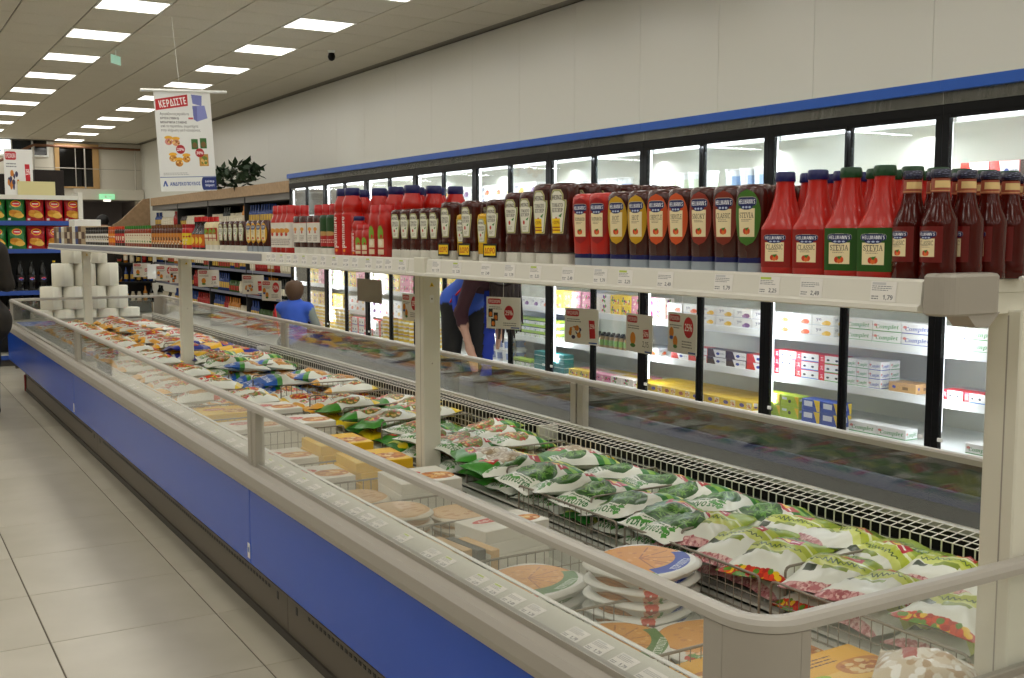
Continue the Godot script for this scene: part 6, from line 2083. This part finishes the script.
func build_people():
	var m := mat(Color.WHITE, 0.8)
	m.vertex_color_use_as_albedo = true
	var skin := Color(0.55, 0.33, 0.24)
	var black := Color(0.012, 0.012, 0.014)
	var blue := Color(0.03, 0.09, 0.45)
	var maroon := Color(0.05, 0.012, 0.02)
	var hair := mat(Color(0.13, 0.08, 0.06), 0.6)
	var red := mat(Color(0.75, 0.08, 0.12), 0.6)

	# worker bending into the fridge: legs, trunk leaning towards +z, near arm reaching down
	var o := thing("person", "bending person in blue apron, dark maroon top and black trousers at the fridge", "person", Vector3(4.08, 0, -7.45))
	var b := []
	for s in [[-0.10, -0.14], [0.10, -0.02]]:
		b.append([Vector3(s[0], 0.03, s[1] + 0.14), Vector3(s[0], 0.05, s[1]), 0.035, 0.045, black])
		b.append([Vector3(s[0], 0.06, s[1]), Vector3(s[0], 0.50, s[1] - 0.01), 0.050, 0.068, black])
		b.append([Vector3(s[0], 0.50, s[1] - 0.01), Vector3(s[0] * 0.9, 0.94, -0.12), 0.070, 0.105, black])
	b.append([Vector3(-0.06, 0.98, -0.13), Vector3(0.06, 0.98, -0.13), 0.135, 0.135, blue])
	b.append([Vector3(0, 1.04, -0.08), Vector3(0, 1.19, 0.18), 0.135, 0.13, blue])
	b.append([Vector3(0, 1.19, 0.18), Vector3(0, 1.22, 0.36), 0.14, 0.12, maroon])
	b.append([Vector3(-0.15, 1.20, 0.36), Vector3(0.15, 1.20, 0.36), 0.075, 0.075, maroon])
	b.append([Vector3(0, 1.20, 0.38), Vector3(0.02, 1.14, 0.45), 0.05, 0.048, skin])
	b.append([Vector3(0.02, 1.11, 0.47), Vector3(0.03, 1.03, 0.52), 0.085, 0.072, skin])
	b.append([Vector3(0.05, 1.01, 0.58), Vector3(0.05, 1.00, 0.60), 0.014, 0.01, skin])
	# near arm
	b.append([Vector3(-0.17, 1.18, 0.34), Vector3(-0.17, 0.91, 0.15), 0.062, 0.050, maroon])
	b.append([Vector3(-0.17, 0.91, 0.15), Vector3(-0.16, 0.83, 0.16), 0.048, 0.044, maroon])
	b.append([Vector3(-0.16, 0.83, 0.16), Vector3(-0.14, 0.64, 0.235), 0.036, 0.027, skin])
	b.append([Vector3(-0.14, 0.63, 0.24), Vector3(-0.135, 0.56, 0.265), 0.030, 0.026, skin])
	for k in 4:
		b.append([Vector3(-0.155 + 0.014 * k, 0.56, 0.27), Vector3(-0.15 + 0.015 * k, 0.48 - 0.008 * sin(k), 0.285), 0.0095, 0.008, skin])
	b.append([Vector3(-0.13, 0.60, 0.275), Vector3(-0.125, 0.55, 0.305), 0.010, 0.008, skin])
	# far arm
	b.append([Vector3(0.17, 1.18, 0.36), Vector3(0.19, 0.96, 0.22), 0.060, 0.050, maroon])
	b.append([Vector3(0.19, 0.96, 0.22), Vector3(0.17, 0.75, 0.16), 0.042, 0.030, skin])
	b.append([Vector3(0.17, 0.75, 0.16), Vector3(0.16, 0.62, 0.14), 0.028, 0.018, skin])
	part("body", body_mesh(b, 0.016), m, o)
	# hanging apron front and its red edge, long hair falling forward
	var st := tool()
	st.set_smooth_group(1)
	for k in 8:
		var f0 := k / 8.0
		var f1 := (k + 1) / 8.0
		var line := func(f: float, x: float) -> Vector3: return Vector3(x, lerpf(1.08, 0.42, f), lerpf(0.30, 0.235, f) + 0.03 * sin(f * 3.0))
		quad(st, line.call(f0, -0.04), line.call(f1, -0.05), line.call(f1, 0.05), line.call(f0, 0.04))
		quad(st, line.call(f0, 0.04) + Vector3(0, 0, -0.012), line.call(f1, 0.05) + Vector3(0, 0, -0.012), line.call(f1, -0.05) + Vector3(0, 0, -0.012), line.call(f0, -0.04) + Vector3(0, 0, -0.012))
	part("apron_front", done(st), mat(Color(0.10, 0.22, 0.66), 0.7), o)
	part("apron_edge", path_tube([Vector3(-0.12, 1.17, 0.20), Vector3(-0.145, 1.08, 0.10), Vector3(-0.16, 1.0, -0.02), Vector3(-0.165, 0.92, -0.10), Vector3(-0.14, 0.86, -0.19)], 0.008, 5), red, o)
	part("apron_strap", path_tube([Vector3(-0.16, 1.03, 0.02), Vector3(-0.175, 0.93, 0.07), Vector3(-0.165, 0.82, 0.13)], 0.022, 6), mat(Color(0.10, 0.22, 0.66), 0.7), o)
	var hs := tool()
	for k in 34:
		var a := TAU * k / 34.0
		var s := Vector3(0.02 + cos(a) * 0.095, 1.14 + 0.02 * sin(a * 2.0), 0.495 + sin(a) * 0.095)
		var e := s + Vector3(rng.randf_range(-0.03, 0.03), rng.randf_range(-0.30, -0.42), rng.randf_range(-0.02, 0.05))
		tube(hs, Vector3(0.02, 1.19, 0.47), s, 0.034, 5, 0.026)
		tube(hs, s, e, 0.026, 5, 0.006)
	part("hair", done(hs), hair, o)

	# worker crouching at the far fridge, seen from behind
	o = thing("person", "crouching person in a blue vest with tied brown hair, by the far fridge", "person", Vector3(3.98, 0, -11.35), 0.85)
	b = []
	for s in [-0.12, 0.12]:
		b.append([Vector3(0.30, 0.04, s), Vector3(0.14, 0.05, s), 0.035, 0.045, black])
		b.append([Vector3(0.14, 0.06, s), Vector3(0.42, 0.38, s * 1.2), 0.05, 0.068, black])
		b.append([Vector3(0.42, 0.38, s * 1.2), Vector3(0.08, 0.30, s * 0.8), 0.075, 0.10, black])
	b.append([Vector3(0.06, 0.30, -0.06), Vector3(0.06, 0.30, 0.06), 0.13, 0.13, black])
	b.append([Vector3(0.05, 0.38, 0), Vector3(0.10, 0.66, 0), 0.135, 0.145, blue])
	b.append([Vector3(0.10, 0.70, -0.14), Vector3(0.10, 0.70, 0.14), 0.075, 0.075, blue])
	b.append([Vector3(0.11, 0.74, 0), Vector3(0.12, 0.82, 0), 0.05, 0.048, skin])
	b.append([Vector3(0.125, 0.87, 0), Vector3(0.14, 0.92, 0), 0.075, 0.085, skin])
	for s in [-1.0, 1.0]:
		b.append([Vector3(0.10, 0.68, 0.17 * s), Vector3(0.22, 0.46, 0.22 * s), 0.055, 0.045, Color(0.25, 0.28, 0.25)])
		b.append([Vector3(0.22, 0.46, 0.22 * s), Vector3(0.44, 0.50, 0.16 * s), 0.038, 0.028, skin])
		for k in 4: b.append([Vector3(0.44, 0.515 - 0.013 * k, 0.16 * s), Vector3(0.52, 0.52 - 0.014 * k, 0.15 * s), 0.011, 0.009, skin])
	part("body", body_mesh(b, 0.018), m, o)
	part("hair", loft([[0.76, 0.03, 0.03, 2.0], [0.80, 0.075, 0.06, 2.0], [0.86, 0.098, 0.098, 2.0], [0.93, 0.102, 0.105, 2.0], [0.985, 0.08, 0.085, 2.0], [1.01, 0.03, 0.03, 2.0]], 14), mat(Color(0.30, 0.20, 0.10), 0.7), o, Vector3(0.095, 0, 0))
	part("vest_edge", path_tube([Vector3(0.02, 0.70, -0.20), Vector3(0.0, 0.55, -0.17), Vector3(0.0, 0.40, -0.15)], 0.010, 5), red, o)

	# shopper in a dark coat by the far corner of the freezer, looking down into it
	b = []
	for s in [-0.11, 0.11]:
		b.append([Vector3(0.13, 0.03, s), Vector3(-0.03, 0.05, s), 0.035, 0.045, black])
		b.append([Vector3(0, 0.08, s), Vector3(0.02, 0.48, s), 0.048, 0.066, Color(0.012, 0.014, 0.025)])
		b.append([Vector3(0.02, 0.48, s), Vector3(0, 0.90, s * 0.9), 0.07, 0.10, Color(0.012, 0.014, 0.025)])
	var coat := Color(0.022, 0.016, 0.014)
	b.append([Vector3(0, 0.80, -0.09), Vector3(0, 0.80, 0.09), 0.19, 0.19, coat])
	b.append([Vector3(0, 0.82, 0), Vector3(0.02, 1.26, 0), 0.19, 0.175, coat])
	b.append([Vector3(0, 1.38, -0.16), Vector3(0, 1.38, 0.16), 0.085, 0.085, coat])
	b.append([Vector3(0.01, 1.44, 0), Vector3(0.03, 1.54, 0), 0.055, 0.05, skin])
	b.append([Vector3(0.05, 1.60, 0), Vector3(0.05, 1.67, 0), 0.078, 0.088, skin])
	b.append([Vector3(0.13, 1.61, 0), Vector3(0.145, 1.60, 0), 0.014, 0.010, skin])
	for s in [-1.0, 1.0]:
		b.append([Vector3(0, 1.37, 0.20 * s), Vector3(0.02, 1.10, 0.25 * s), 0.070, 0.060, coat])
		b.append([Vector3(0.02, 1.10, 0.25 * s), Vector3(0.10, 1.16, 0.12 * s), 0.056, 0.046, coat])
		b.append([Vector3(0.10, 1.16, 0.12 * s), Vector3(0.14, 1.18, 0.08 * s), 0.034, 0.028, skin])
		for k in 4: b.append([Vector3(0.14, 1.20 - 0.012 * k, 0.08 * s), Vector3(0.17, 1.20 - 0.014 * k, 0.03 * s), 0.010, 0.009, skin])
	var shopper := body_mesh(b, 0.02)
	var cap_hair := loft([[1.60, 0.05, 0.08, 2.0], [1.66, 0.10, 0.100, 2.0], [1.73, 0.092, 0.094, 2.0], [1.77, 0.03, 0.03, 2.0]], 14)
	o = thing("person", "standing person in a dark coat beside the freezer's far corner", "person", Vector3(0.745, 0, -9.75), PI / 2)
	part("body", shopper, m, o)
	part("hair", cap_hair, hair, o, Vector3(0.025, 0, 0))
	o = thing("person", "dark haired person standing far off behind the sauce shelf", "person", Vector3(3.62, 0.0, -20.0), PI / 2)
	o.scale = Vector3.ONE * 1.04
	part("body", shopper, m, o)
	part("hair", cap_hair, mat(Color(0.05, 0.04, 0.04), 0.6), o, Vector3(0.01, 0.02, 0))
